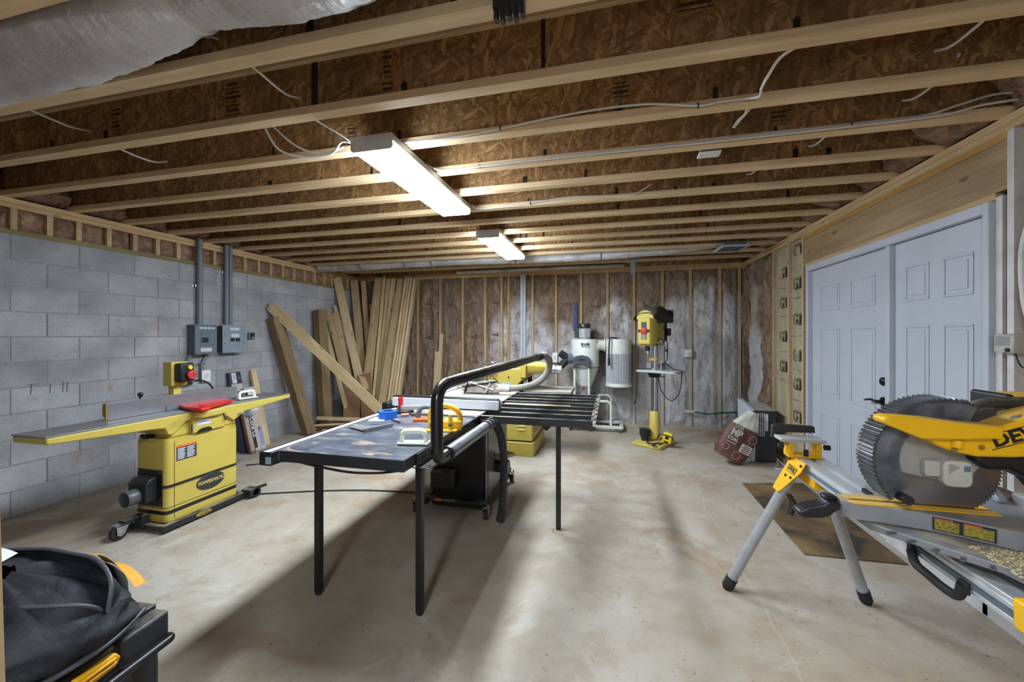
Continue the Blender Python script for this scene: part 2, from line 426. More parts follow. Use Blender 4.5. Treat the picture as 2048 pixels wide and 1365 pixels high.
# ------------------------------------------------------------------ left wall: concrete blocks, cripple wall above
wl = MB().box(XL - .2, XL - .004, -2.6, YB + .25, 0, 2.235).build('wall_left', M['mortar']); struct(wl, 'grey concrete block wall with short stud wall on top')
BL, BH, J = .4245, 2.235 / 11, .010
blk = []
for q in range(4):
    rr = random.Random(q); m = MB().cbox((0, 0, 0), (.05, BL - J, BH - J)).mesh('block')
    me = bpy.data.objects.new('block', m); m.materials.append(M['block']); blk.append(m)
    bpy.data.objects.remove(me)
cnt = 0
for k in range(11):
    off = 2.131 if k % 2 == 0 else 2.131 + BL / 2
    y = off + BL / 2 - BL * 5
    while y < YB + BL:
        y0, y1 = y - BL / 2 + J / 2, y + BL / 2 - J / 2
        z = (k + .5) * BH
        if y1 > YB:
            if y0 < YB - .03:
                o = MB().cbox((0, 0, 0), (.05, YB - y0, BH - J)).build('block', M['block'], wl); o.location = (XL - .025, (y0 + YB) / 2, z)
        else:
            o = bpy.data.objects.new('block', blk[cnt % 4]); COL.objects.link(o); o.parent = wl
            o.location = (XL - .025 + random.uniform(-.0015, .0015), y, z)
        cnt += 1; y += BL
z0 = 2.235
MB().box(XL - .2, XL - .13, -2.6, YB + .2, 2.235, ZC + .3).build('rim_board', M['osb'], wl)
MB().box(XL - .12, XL + .0, -1.0, YB, z0, z0 + .04).build('sill_plate', M['treated_y'], wl)
MB().box(XL - .12, XL + .0, -1.0, YB, ZC - .076, ZC - .040).build('top_plate', M['pine_y'], wl)
MB().box(XL - .12, XL + .003, -1.0, YB, ZC - .038, ZC).build('top_plate', M['pine_y'], wl)
st = MB().box(-.045, .0, -.019, .019, 0, ZC - .078 - z0 - .04).build('cripple_stud', M['pine'], wl)
st.location = (XL - .0, 2.151, z0 + .04); st0 = st
y = 1.94
ys = [1.52, 1.73, 1.94, 2.367] + [2.56 + .2085 * i for i in range(20)]
for y in ys:
    if y < YB - .04: inst(st0, 'cripple_stud', wl, (XL, y + random.uniform(-.012, .012), z0 + .04))
def crumple(nu, nv, w_, h_, d, seed, fr=9):
    """crumpled batt in the local y (width) / z (height) plane bulging to +x"""
    def fn(u, v):
        y, z = (u - .5) * w_, v * h_
        e = min(u, 1 - u, v, 1 - v) * 6; e = min(1, e)
        b = d * e * (.6 + .9 * fn3(y + seed * 3.1, z, seed, fr) + .5 * fn3(y, z + seed, seed * 2.2, fr * 2.3))
        return (b, y + .012 * fn3(y, z, seed + 9, fr), z)
    return MB().grid(nu, nv, fn)
cr = [crumple(12, 10, .172, .165, .035, i, 22).mesh('insulation_wad', 60) for i in range(5)]
for m in cr: m.materials.append(M['pink'])
allst = sorted([2.151] + ys)
for a, b in zip(allst, allst[1:]):
    o = bpy.data.objects.new('insulation_wad', cr[int(a * 37) % 5]); COL.objects.link(o); o.parent = wl
    o.location = (XL - .045, (a + b) / 2, z0 + .04)
    if b < YB - .05: o.scale = (1, (b - a) / .2, 1)
# ------------------------------------------------------------------ ceiling: subfloor and wooden I-joists
ce = MB().box(XL - .3, XR + .3, -2.6, YB + .3, ZC + .302, ZC + .33).build('ceiling', M['osb']); struct(ce, 'open ceiling of dark strand board subfloor and wooden I joists')
X0j, X1j = XL - .1, XR + .12
web = MB().box(X0j, X1j, -.0055, .0055, .038, .264).mesh('joist'); web.materials.append(M['osb'])
flb = MB().box(X0j, X1j, -.032, .032, 0, .038).mesh('flange'); flb.materials.append(M['flange'])
JY = [1.295 + .4064 * k for k in range(-3, 13)]
for y in JY:
    o = bpy.data.objects.new('joist', web); COL.objects.link(o); o.parent = ce; o.location = (0, y, ZC)
    for z in (0, .264):
        g = bpy.data.objects.new('flange', flb); COL.objects.link(g); g.parent = o; g.location = (0, 0, z)
# printed grade stamps on the webs
ink = plain('stamp_ink', S(74, 54, 36), .9, 0, 0, .3, 120)
jl = [c for c in ce.children if c.name.startswith('joist')]
for (ji, x, z0_, z1_, wd) in ((4, -1.92, .07, .235, .10), (4, -1.02, .13, .25, .045), (4, -1.02, .05, .10, .06), (4, .32, .19, .25, .14), (4, -2.75, .09, .22, .07), (3, -.15, .16, .24, .10), (5, .05, .12, .19, .09), (5, -1.5, .10, .17, .06), (6, .9, .10, .16, .09)):
    z = z0_; kk = 0
    while z < z1_:      # worn, unreadable rows of ink
        hh = (.006, .016, .010)[kk % 3]; ins = (0, .1, .05, .2)[kk % 4] * wd
        MB().box(x - wd / 2 + ins * .5, x + wd / 2 - ins, -.0062, -.0055, z, z + hh).build('printed_row', ink, jl[ji]); z += hh + .012; kk += 1
dab = MB().prism([(-.02, 0), (-.012, .03), (-.016, .05), (.004, .062), (.016, .05), (.014, .02), (.02, .0)], -.009, -.0055, 'y').mesh('glue_dab'); dab.materials.append(plain('black_glue', S(26, 24, 24), .5))
rg_ = random.Random(3)
for ji in range(3, 13):
    for q in range(4):
        o = bpy.data.objects.new('glue_dab', dab); COL.objects.link(o); o.parent = jl[ji]; o.location = (rg_.uniform(-3.6, 1.5), 0, .038); o.scale = (rg_.uniform(.5, 1.1), 1, rg_.uniform(.5, 1.2))
for (ji, x, wd) in ((4, -1.42, .035), (4, -.28, .018), (3, -1.1, .03)):
    MB().box(x - wd / 2, x + wd / 2, -.0075, -.0055, .038, .264).build('tar_streak', plain('tar', S(30, 27, 26), .6), jl[ji])
# pink batts stuffed at the joist ends
bat = [crumple(10, 9, .37, .26, .10, 20 + i, 9).mesh('end_batt', 60) for i in range(3)]
for m in bat: m.materials.append(M['pink'])
for i, (a, b) in enumerate(zip(JY, JY[1:])):
    for side in (0, 1):
        o = bpy.data.objects.new('end_batt', bat[(i + side) % 3]); COL.objects.link(o); o.parent = ce
        o.location = (XL - .04, (a + b) / 2, ZC + .02) if side == 0 else (XR + .02, (a + b) / 2, ZC + .02)
        o.rotation_euler = (0, 0, 0 if side == 0 else math.pi)
        o.scale = (1.6 if (i * 7 + side * 3) % 3 else 2.6, 1, 1)
# ------------------------------------------------------------------ back wall
wb = MB().box(XL - .2, XR + .2, YB + .09, YB + .16, 0, ZC + .3).build('wall_back', M['osb']); struct(wb, 'open stud wall with paper faced insulation')
MB().box(XL, XR, YB, YB + .089, 0, .038).build('bottom_plate', wood('plate_pale', S(190, 176, 152), S(160, 142, 112), 0, knots=False), wb)
MB().box(XL, XR, YB, YB + .089, ZC - .076, ZC - .039).build('top_plate', M['pine_x'], wb)
MB().box(XL, XR, YB - .003, YB + .089, ZC - .037, ZC).build('top_plate', M['pine_x'], wb)
MB().box(XL, XR, YB + .0, YB + .03, ZC, ZC + .3).build('rim_board', M['osb'], wb)
XS = [-4.5, -4.2, -3.79, -3.378, -2.942, -2.519, -2.107, -1.813, -1.69, -1.275, -.881, -.473, -.055, .352, .775, 1.179, 1.590, 1.86]
stud = MB().box(-.019, .019, 0, .089, .038, ZC - .076).mesh('stud'); stud.materials.append(wood('back_stud', S(196, 164, 116), S(160, 126, 82), 2, dusty=True))
for x in XS:
    o = bpy.data.objects.new('stud', stud); COL.objects.link(o); o.parent = wb; o.location = (x, YB, 0)
def batt(w_, h_, seed, nu=18, nv=90, drape=0.0):
    def fn(u, v):
        x, z = (u - .5) * w_, v * h_
        e = min(1, min(u, 1 - u) * 5, min(v, 1 - v) * 30)
        b = e * (.030 + drape * abs(fn3(x * 9 + seed, z * 1.1, seed)) + .030 * fn3(x * 2.2 + seed, z * .5, seed, 5) + .016 * fn3(x * 2 + .6 * z, z, seed + 4, 9) + .008 * fn3(x, z, seed + 8, 24))
        return (x, -b, z)
    return MB().grid(nu, nv, fn)
hb = ZC - .076 - .038
for i, (a, b) in enumerate(zip(XS, XS[1:])):
    w_ = b - a - .038
    if w_ < .05: continue
    o = batt(w_, hb, i * 3.7).build('insulation_batt', M['insul'], wb, smooth=70); o.location = ((a + b) / 2, YB + .035, .038)
redink = plain('faded_red_print', S(128, 70, 56), .8, 0, 0, .3, 160)
for i, (x, z) in enumerate(((-2.74, 1.98), (-2.72, 1.42), (-2.3, 1.99), (-2.3, 1.42), (-1.9, 2.0), (-1.92, 1.45), (-3.15, 2.0), (-.68, 1.95), (-.25, 1.9), (-3.15, 1.4), (-2.28, .98))):
    for q in range(3): MB().box(x - .055 + q * .04, x - .022 + q * .04, YB - .012, YB - .0105, z - .017, z + .017 - .006 * (q % 2)).build('printed_marking', redink, wb)
# ------------------------------------------------------------------ right wall
wr = MB().box(XR + .09, XR + .16, -2.6, YB + .2, 0, ZC + .3).build('wall_right', M['osb']); struct(wr, 'stud wall with timber header over white double doors')
DY0, DY1 = 2.60, 4.50
for z in ((ZC - .076, ZC - .039), (ZC - .037, ZC)):
    MB().box(XR, XR + .089, -2.6, YB, *z).build('top_plate', M['pine_y'], wr)
MB().box(XR, XR + .089, DY1 + .05, YB, 0, .038).build('bottom_plate', M['pine_y'], wr)
MB().box(XR, XR + .089, -2.6, DY0 - .06, 0, .04).build('bottom_plate', M['old_white'], wr)
MB().box(XR - .002, XR + .036, DY0 - .10, DY1 + .14, 2.158, ZC - .12).build('header_board', M['header'], wr)
MB().box(XR - .004, XR + .06, DY0 - .10, DY1 + .14, ZC - .118, ZC - .078).build('header_top_strip', wood('laminated', S(206, 164, 92), S(150, 104, 46), 1, knots=False, scale=1.6), wr)
MB().box(XR - .004, XR + .036, DY0 - .04, DY1 + .12, 2.122, 2.156).build('header_bottom_strip', M['pine_y'], wr)
stR = MB().box(0, .089, -.019, .019, .038, ZC - .076).mesh('stud'); stR.materials.append(M['pine'])
for y in (5.45, 5.02, 4.68, 6.2, 6.58):
    o = bpy.data.objects.new('stud', stR); COL.objects.link(o); o.parent = wr; o.location = (XR, y, 0)
brn = wood('stained_stud', S(156, 116, 74), S(104, 72, 44), 2)
MB().box(XR + .0, XR + .089, DY1 + .045, DY1 + .125, .038, 2.122).build('jack_stud', brn, wr)
for (y0, y1, zt, mt) in ((DY0 - .075, DY0 - .038, 2.135, 'old_white'), (DY0 - .135, DY0 - .10, ZC - .078, 'old_white')):
    MB().box(XR - .002, XR + .089, y0, y1, .04, zt).build('jack_stud', M[mt], wr)
# insulation right of the corner (brown paper) and newer kraft batts with logos
def rb(y0, y1, mat, seed, name='insulation_batt', bulge=1.0, drape=0.0):
    w_ = y1 - y0
    o = batt(w_, hb, seed, drape=drape).build(name, mat, wr, smooth=70); o.location = (XR + .03, (y0 + y1) / 2, .038); o.rotation_euler = (0, 0, R(-90)); o.scale = (1, bulge, 1)
    return o
M['insul_b'] = mk_insul('brown_drape', S(84, 62, 44), S(160, 130, 104), False)
rb(6.22, 6.56, M['insul_b'], 51, bulge=1.4, drape=.06); rb(5.84, 6.18, M['insul'], 53, bulge=1.4, drape=.09); rb(5.47, 5.82, M['insul_b'], 57, bulge=1.3, drape=.08)
kr = rb(5.04, 5.43, M['kraft'], 61, bulge=.6); kr2 = rb(4.70, 5.00, M['kraft'], 64, bulge=.6)
dkink = plain('dark_print', S(58, 54, 44), .8)
for j, (yc, zs) in enumerate(((4.82, (2.33, 1.98, 1.60, 1.22, .92, .58)), (5.17, (2.14, 1.80, 1.42, 1.08)))):
    for i, z in enumerate(zs):
        o = MB().box(-.006, 0, -.085, .085, -.055, .055).build('printed_logo', dkink, wr); o.location = (XR + .012, yc, z)
        text('printed_lettering', 'JM', .118, M['kraft'], o, (-.008, 0, 0), (R(90), 0, R(-90)), .001, .003, 0, 1.0)
        MB().box(-.003, 0, -.085, .085, -.002, .002).build('printed_rule', dkink, o, loc=(0, 0, .066))
        MB().box(-.003, 0, -.10, .10, -.0025, .0025).build('printed_rule', dkink, o, loc=(0, .01, -.17 + .02 * (i % 2)), rot=(R(4 - 3 * (i % 3)), 0, 0))
# near part of the wall past the doors: brown sheathing, drooping batt
MB().box(XR + .05, XR + .088, .2, DY0 - .16, .04, ZC - .078).build('sheathing_panel', plain('brown_sheathing', S(150, 112, 66), .8), wr)
MB().tube(bez([(XR + .01, 2.36, 2.1), (XR - .02, 2.40, 1.85), (XR - .03, 2.38, 1.6), (XR - .01, 2.36, 1.45)]), [.012] * 25, 8).build('batt_edge', M['old_white'], wr, smooth=60)
# white trim board along the floor under the doors / wall
bb = MB().box(XR - .03, XR + .0, -2.0, 3.35, 0, .075).build('baseboard_right', M['old_white']); struct(bb, 'chipped white sill board along the floor')
b2 = MB().box(XR - .01, XR + .02, 3.35, DY1, 0, .03).build('baseboard_right', M['old_white']); struct(b2, 'thin white door sill strip')
# door frame
fr = MB()
fr.box(XR - .03, XR + .07, DY1, DY1 + .042, 0, 2.118); fr.box(XR - .03, XR + .07, DY0 - .036, DY0, 0, 2.118)
fr.box(XR - .03, XR + .07, DY0, DY1, 2.062, 2.118)
tr = fr.build('trim_1', M['white_paint'], bevel=.004); struct(tr, 'white painted frame around the double doors')
ast = MB().box(XR - .022, XR + .05, 3.33, 3.375, .01, 2.062).build('trim_2', M['white_paint'], bevel=.004); struct(ast, 'white mullion strip between the two doors')
M['hardware'] = plain('dark_bronze', S(34, 30, 30), .35, .6)
def door(name, y0, y1, handle, lab):
    d = MB().box(XR + .012, XR + .05, y0, y1, .012, 2.060).build(name, M['white_paint'], bevel=.002); struct(d, lab)
    w_ = y1 - y0; cx = (y0 + y1) / 2
    for sgn in (-1, 1):
        for (z0_, z1_) in ((1.66, 1.89), (.88, 1.50), (.22, .72)):
            yc = cx + sgn * w_ * .215; hw = w_ * .142
            # raised moulding ring and raised centre field of a moulded panel
            m = MB()
            for (a, b, c_, d_) in ((yc - hw, yc + hw, z0_, z0_ + .014), (yc - hw, yc + hw, z1_ - .014, z1_), (yc - hw, yc - hw + .014, z0_ + .014, z1_ - .014), (yc + hw - .014, yc + hw, z0_ + .014, z1_ - .014)):
                m.box(XR + .006, XR + .0125, a, b, c_, d_)
            m.build('panel_moulding', M['white_paint'], d, bevel=.003)
            MB().box(XR + .0075, XR + .0125, yc - hw + .035, yc + hw - .035, z0_ + .035, z1_ - .035).build('panel', M['white_paint'], d, bevel=.004)
    if handle:
        hy = 3.445
        h = MB().lathe([(.0, 0), (.032, 0), (.034, .004), (.03, .012), (.012, .014), (.011, .05)], (0, 0, 0), 20, Matrix.Rotation(R(-90), 3, 'Y')).build('door_handle', M['hardware'], d, smooth=40, loc=(XR + .012, hy, .96))
        MB().tube(bez([(-.045, 0, 0), (-.052, .02, .004), (-.052, .07, .006), (-.05, .11, -.004), (-.055, .125, -.008)], 6), [.009] * 12 + [.008] * 7 + [.006] * 6, 8).build('lever', M['hardware'], h, smooth=60)
        MB().lathe([(0, 0), (.03, 0), (.03, .010), (.022, .018), (.012, .022)], (0, 0, 0), 20, Matrix.Rotation(R(-90), 3, 'Y')).build('deadbolt', M['hardware'], d, smooth=40, loc=(XR + .012, hy, 1.105))
door('door_1', 3.378, DY1 - .002, True, 'white panelled door leaf with dark lever handle')
door('door_2', DY0 + .002, 3.328, False, 'white panelled door leaf without handle')
# unseen partition, added behind the camera to block light on the left
wf_ = MB().box(XL - .2, -.93, -.95, -.87, 0, ZC + .3).build('wall_front_unseen', M['osb']); struct(wf_, 'unseen stud partition added behind the camera to block light')
stF = MB().box(-.019, .019, -.87, -.825, 0, ZC).mesh('stud'); stF.materials.append(M['pine'])
for i in range(9):
    o = bpy.data.objects.new('stud', stF); COL.objects.link(o); o.parent = wf_; o.location = (-4.5 + i * .4064, 0, 0)
# timber post at the very left edge of the view
ps = MB().box(-.019, .019, -.045, .045, 0, ZC).build('trim_3', M['pine']); struct(ps, 'pine stud at the left edge of the view')
ps.location = (-.851, .356, 0); ps.rotation_euler = (0, R(-2.6), 0)
# ------------------------------------------------------------------ ceiling lights
M['glow'] = emis('lit_diffuser', (.76, .88, 1.0, 1), LAMP_W / (math.pi * .36))
M['lamp_white'] = plain('lamp_housing', S(190, 190, 188), .4)
def light(loc, label):
    t = empty('ceiling_light', loc, 0, label, 'ceiling light', 'wraparound ceiling lights')
    L2, W2 = .61, .122
    # deep wraparound lens
    MB().box(-W2 - .002, W2 + .002, -L2, L2, .041, .079).build('housing', M['lamp_white'], t, bevel=.003)
    prof = [(-W2, .040), (-W2, .012), (-W2 * .96, .002), (-W2 * .9, 0), (W2 * .9, 0), (W2 * .96, .002), (W2, .012), (W2, .040)]
    MB().prism(prof, -L2 + .006, L2 - .006, 'y').build('diffuser', M['glow'], t)
    for sgn in (-1, 1):
        y0, y1 = sorted((sgn * (L2 - .006), sgn * (L2 + .002)))
        MB().prism([(-W2 - .004, .079), (-W2 - .004, .008), (-W2 * .96, -.002), (-W2 * .9, -.004), (W2 * .9, -.004), (W2 * .96, -.002), (W2 + .004, .008), (W2 + .004, .079)], y0, y1, 'y').build('end_cap', M['lamp_white'], t)
    return t
light((-1.255, 2.535, 2.438), 'long lit ceiling light nearer the camera')
light((-1.225, 4.545, 2.438), 'long lit ceiling light nearer the back wall')
light((-.4, -1.2, 2.438), 'added fill light, unseen behind the camera')  # unseen extra fixture, added to fill the foreground from behind
# ------------------------------------------------------------------ world-coordinate builder for parts of unrotated things
def woff(o):
    v = Vector((0, 0, 0))
    while o: v += Vector(o.location); o = o.parent
    return v
def wb_(mb, name, mat, parent, **kw):
    d = woff(parent); mb.v = [(p[0] - d.x, p[1] - d.y, p[2] - d.z) for p in mb.v]
    return mb.build(name, mat, parent, **kw)
def wt(name, body, size, mat, parent, loc, rot, **kw):
    return text(name, body, size, mat, parent, Vector(loc) - woff(parent), rot, **kw)
def disc(c, n_, r, d, n=20):
    """short cylinder centred c along axis n_"""
    c = Vector(c); a = Vector(n_).normalized() * d / 2
    return MB().cyl(c - a, c + a, r, n=n)
def ellipse(yc, zc, a, b, n=32): return [(yc + a * math.cos(2 * math.pi * k / n), zc + b * math.sin(2 * math.pi * k / n)) for k in range(n)]
LT = (R(90), 0, R(90))      # lettering that faces +x
LF = (R(90), 0, 0)          # lettering that faces -y
# ------------------------------------------------------------------ jointer
jt = empty('jointer', (-3.31, 2.56, 0), 0, 'yellow long-bed jointer on a wheeled base along the block wall', 'jointer')
YL = M['yellow']
cx0, cx1, cy0, cy1 = -3.475, -3.170, 2.262, 2.850
wb_(MB().prism(rrect(cx0, cx1, cy0, cy1, .035), .055, .645, 'z'), 'cabinet', YL, jt, smooth=40)
cab = jt.children[-1]
for z, hgt in ((.318, .018), (.305, .004), (.125, .028), (.160, .004)):
    wb_(MB().prism(rrect(cx0 - .001, cx1 + .001, cy0 - .001, cy1 + .001, .036), z - hgt / 2, z + hgt / 2, 'z'), 'stripe', M['black'], cab, smooth=40)
wb_(MB().prism(rrect(cx0 + .004, cx1 - .004, cy0 + .004, cy1 - .004, .033), .6451, .668, 'z'), 'lid', YL, cab, smooth=40)
wb_(MB().box(cx1 - .001, cx1 + .0015, 2.318, 2.321, .07, .645), 'panel_seam', M['black'], cab)
lab_dk = plain('label_dark', S(52, 58, 70), .5); lab_or = plain('label_orange', S(226, 110, 30), .5); lab_wh = plain('label_white', S(200, 202, 208), .5)
lb = wb_(MB().box(cx1, cx1 + .002, 2.334, 2.485, .490, .590), 'warning_label', lab_dk, jt)
wb_(MB().box(cx1 + .001, cx1 + .003, 2.334, 2.485, .590, .604), 'label_band', lab_or, lb)
for i in range(9):
    z = .578 - i * .0095
    for (a, b) in ((2.342, 2.402), (2.412, 2.474)):
        wb_(MB().box(cx1 + .0015, cx1 + .0028, a, b - (i * 13 % 5) * .004, z - .0026, z + .0026), 'label_line', lab_wh, lb)
bd = wb_(MB().prism(ellipse(2.60, .255, .117, .062), cx1 - .002, cx1 + .008, 'x'), 'badge', plain('badge_grey', S(58, 58, 60), .4, .3), jt, smooth=40, bevel=.003)
wt('lettering', 'POWERMATIC', .037, plain('badge_gold', S(222, 190, 120), .35, .4), bd, (cx1 + .0095, 2.60, .255), LT, ext=.0012, bold=.0012, shear=.18, sx=.93)
# dust port
dp = wb_(MB().box(-3.445, -3.205, cy0 - .004, cy0, .17, .44), 'dust_plate', M['black'], jt)
for x in (-3.432, -3.218):
    for z in (.183, .427): wb_(disc((x, cy0 - .006, z), (0, 1, 0), .007, .006, 10), 'screw', M['chrome'], dp)
hd = MB().prism([(cy0 - .003, .22), (cy0 - .003, .40), (cy0 - .06, .385), (cy0 - .085, .36), (cy0 - .085, .23)], -3.415, -3.245, 'x')
wb_(hd, 'dust_hood', M['black'], dp, bevel=.006)
pp = MB().lathe([(.050, 0), (.056, 0), (.056, .075), (.053, .078), (.051, .075), (.050, .01), (0, .009)], (-3.335, cy0 - .082, .272), 24, Matrix.Rotation(R(90), 3, 'X'))
wb_(pp, 'dust_outlet', plain('grey_outlet', S(84, 84, 88), .4), dp, smooth=50)
# mobile base
fb = MB(); fb.box(-3.155, -3.112, 2.205, 2.865, .018, .062); fb.box(-3.52, -3.478, 2.205, 2.865, .018, .062)
fb.box(-3.478, -3.155, 2.205, 2.245, .018, .058); fb.box(-3.478, -3.155, 2.855, 2.895, .018, .058)
mbase = wb_(fb, 'mobile_base', M['black_dusty'], jt, bevel=.003)
wb_(MB().prism(ellipse(2.50, .04, .060, .0155), -3.1125, -3.1105, 'x'), 'base_badge', plain('badge_yellow', S(220, 190, 50), .4), mbase)
wb_(MB().prism(ellipse(2.50, .04, .054, .012), -3.111, -3.1098, 'x'), 'badge_field', M['black'], mbase)
wt('lettering', 'POWERMATIC', .016, plain('badge_yellow2', S(220, 190, 50), .4), mbase, (-3.1094, 2.50, .04), LT, ext=.0005, shear=.15, sx=.95)
wb_(MB().box(-3.15, -3.05, 2.86, 2.95, .02, .085), 'foot_lever_bracket', M['black_dusty'], mbase, bevel=.006)
wb_(disc((-3.075, 2.93, .042), (1, 0, 0), .040, .05, 18), 'caster_wheel', M['black_rough'], mbase, smooth=40)
wb_(MB().cyl((-3.06, 2.93, .08), (-3.0, 2.98, .10), .012, n=10), 'foot_lever', M['black'], mbase, smooth=40)
arm = MB().box(-3.385, -3.325, 2.10, 2.235, .105, .125); arm.box(-3.37, -3.30, 2.19, 2.235, .03, .125)
wb_(arm, 'caster_arm', M['black_dusty'], mbase, bevel=.003)
fk = MB()
for x in (-3.385, -3.330): fk.prism([(2.055, .105), (2.135, .105), (2.10, .04), (2.08, .03), (2.06, .04)], x, x + .004, 'x')
fk.box(-3.385, -3.326, 2.06, 2.13, .098, .106)
wb_(fk, 'caster_fork', M['alu'], mbase)
wb_(disc((-3.3555, 2.08, .0505), (1, 0, .0), .0505, .034, 28), 'caster_wheel', M['black_rough'], mbase, bevel=.008, smooth=40)
wb_(disc((-3.3555, 2.08, .0505), (1, 0, 0), .014, .065, 12), 'axle', M['chrome'], mbase, smooth=40)
# bed casting
bed = MB().prism([(2.30, .668), (2.30, .70), (2.34, .77), (2.36, .79), (2.84, .79), (2.84, .668)], -3.44, -3.185, 'x')
wb_(bed, 'bed_casting', YL, jt, bevel=.012)
bc = jt.children[-1]
wb_(MB().box(-3.19, -3.155, 2.44, 2.72, .668, .80), 'front_boss', YL, jt, bevel=.01)
wb_(MB().box(-3.156, -3.153, 2.475, 2.585, .725, .765), 'maker_plate', lab_wh, jt)
wt('lettering', 'POWERMATIC', .016, M['black'], jt, (-3.1525, 2.53, .752), LT, ext=.0004, bold=.0006)
wb_(MB().prism([(2.47, .668), (2.49, .69), (2.52, .70), (2.575, .70), (2.595, .69), (2.60, .668)], -3.157, -3.153, 'x'), 'hand_hole', M['black'], jt)
# tables
t1 = MB().prism([(1.612, .80), (1.612, .838), (2.52, .838), (2.52, .79), (2.40, .775), (2.31, .70), (2.27, .70), (2.25, .755), (2.14, .766)], -3.455, -3.160, 'x')
wb_(t1, 'infeed_table', YL, jt, bevel=.008)
wb_(MB().box(-3.457, -3.166, 1.608, 2.52, .838, .848), 'infeed_surface', M['iron'], jt, bevel=.0015)
t2 = MB().prism([(2.60, .838), (3.431, .838), (3.431, .806), (2.90, .76), (2.84, .72), (2.80, .70), (2.70, .78), (2.60, .79)], -3.455, -3.160, 'x')
wb_(t2, 'outfeed_table', YL, jt, bevel=.008)
wb_(MB().box(-3.457, -3.166, 2.60, 3.433, .838, .848), 'outfeed_surface', M['iron'], jt, bevel=.0015)
wb_(MB().prism([(2.44, .80), (2.47, .838), (2.66, .838), (2.72, .80), (2.66, .78), (2.5, .78)], -3.19, -3.125, 'x'), 'rabbet_ledge', YL, jt, bevel=.012)
# fence
wb_(MB().prism(rrect(2.015, 3.0, .85, .968, .012, 3), -3.372, -3.352, 'x'), 'fence', M['iron'], jt, bevel=.002)
fn_ = jt.children[-1]
wb_(MB().prism([(-3.352, .85), (-3.352, .968), (-3.372, .968), (-3.385, .955), (-3.385, .89)], 2.008, 2.0145, 'y'), 'fence_end', plain('fence_end_gold', S(150, 122, 44), .5), jt)
wb_(MB().cyl((-3.40, 2.245, .95), (-3.39, 2.24, .985), .006, n=8), 'lock_stem', M['black'], fn_)
wb_(MB().lathe([(0, 0), (.012, .002), (.018, .016), (.016, .028), (.006, .034)], (-3.388, 2.24, .98), 14), 'lock_knob', M['black'], fn_, smooth=60)
wb_(MB().box(-3.50, -3.385, 2.42, 2.62, .86, .90), 'fence_carriage', YL, jt, bevel=.008)
wb_(MB().lathe([(0, 0), (.06, 0), (.064, .004), (.06, .010), (0, .012)], (-3.44, 2.50, .955), 24), 'fence_handwheel', M['chrome'], jt, smooth=40)
# cutter guard
gd = MB().prism([(-3.39, 2.50), (-3.20, 2.43), (-3.03, 2.41), (-3.02, 2.46), (-3.10, 2.56), (-3.17, 2.80), (-3.33, 2.86), (-3.36, 2.80)], .856, .880, 'z')
wb_(gd, 'cutter_guard', M['red'], jt, bevel=.006)
wb_(MB().lathe([(0, 0), (.03, 0), (.03, .008), (.0, .010)], (-3.10, 2.49, .880), 18), 'guard_pivot', M['red'], jt, smooth=40)
wb_(MB().box(-3.352, -3.345, 2.39, 2.49, .85, .885), 'guard_stop', M['panel_grey'], jt)
# switch pedestal
wb_(MB().box(-3.47, -3.41, 2.49, 2.55, .80, 1.04), 'pedestal', YL, jt, bevel=.004)
wb_(MB().box(-3.475, -3.385, 2.455, 2.58, 1.03, 1.222), 'switch_plate', YL, jt, bevel=.004)
sb = wb_(MB().box(-3.392, -3.318, 2.475, 2.585, 1.06, 1.212), 'switch_box', M['black'], jt, bevel=.012)
wb_(disc((-3.312, 2.545, 1.178), (1, 0, 0), .017, .012, 20), 'start_button', plain('yellow_button', S(226, 190, 30), .4), sb, smooth=40)
wb_(MB().lathe([(0, 0), (.034, 0), (.037, .006), (.034, .018), (.014, .020), (.012, .016), (0, .016)], (-3.312, 2.552, 1.118), 22, Matrix.Rotation(R(90), 3, 'Y')), 'stop_button', M['red_dull'], sb, smooth=40)
# levers and knobs on the front
for (y, z, dy) in ((2.44, .74, -.02), (2.70, .78, .0)):
    wb_(MB().cyl((-3.155, y, z), (-3.13, y + dy, z - .055), .006, n=8), 'lock_lever', M['hardware'], jt, smooth=50)
wb_(MB().tube(bez([(-3.19, 2.80, .755), (-3.15, 2.85, .755), (-3.11, 2.86, .752)]), .008, 8), 'adjust_handle', M['alu'], jt, smooth=60)
wb_(MB().lathe([(0, -.03), (.03, -.026), (.036, 0), (.03, .022), (0, .026)], (-3.10, 2.885, .745), 20, Matrix.Rotation(R(60), 3, 'X')), 'adjust_knob', M['panel_grey'], jt, smooth=50)
wb_(MB().tube([(-3.33, 2.285, .68), (-3.33, 2.22, .69), (-3.31, 2.20, .705)], [.016, .018, .014], 10), 'height_lever', M['black'], jt, smooth=60)

def push_block(name, loc, rz, label, mat, group=None, s=1.0):
    t = empty(name, loc, rz, label, 'push block', group); t.scale = (s, s, s)
    MB().box(-.105, .105, -.042, .042, .006, .018).build('base', mat, t, bevel=.004)
    MB().box(-.10, .10, -.038, .038, 0, .006).build('foam_pad', M['black_rough'], t)
    pts = fillet([(-.085, 0, .015), (-.082, 0, .085), (.075, 0, .09), (.085, 0, .015)], .032, 8)
    hb_ = MB().tube(pts, .0155, 12); hb_.v = [(x, y * 1.0, z) for x, y, z in hb_.v]
    MB().merge(hb_).build('handle', mat, t, smooth=60)
    return t
push_block('push_block', (-3.27, 3.03, .8485), R(78), 'ivory push block standing on the jointer bed', M['ivory'], None, .8)
chalk = plain('red_chalk', S(128, 92, 98), .9)
for (b_, y_, z_) in (('T', 2.245, .99), ('I', 2.36, .985), ('II', 2.455, .985)): text('chalk_mark', b_, .14, chalk, wl, (XL + .0035, y_, z_), (R(90), 0, R(90)), .0003, -.004, .08, .8)
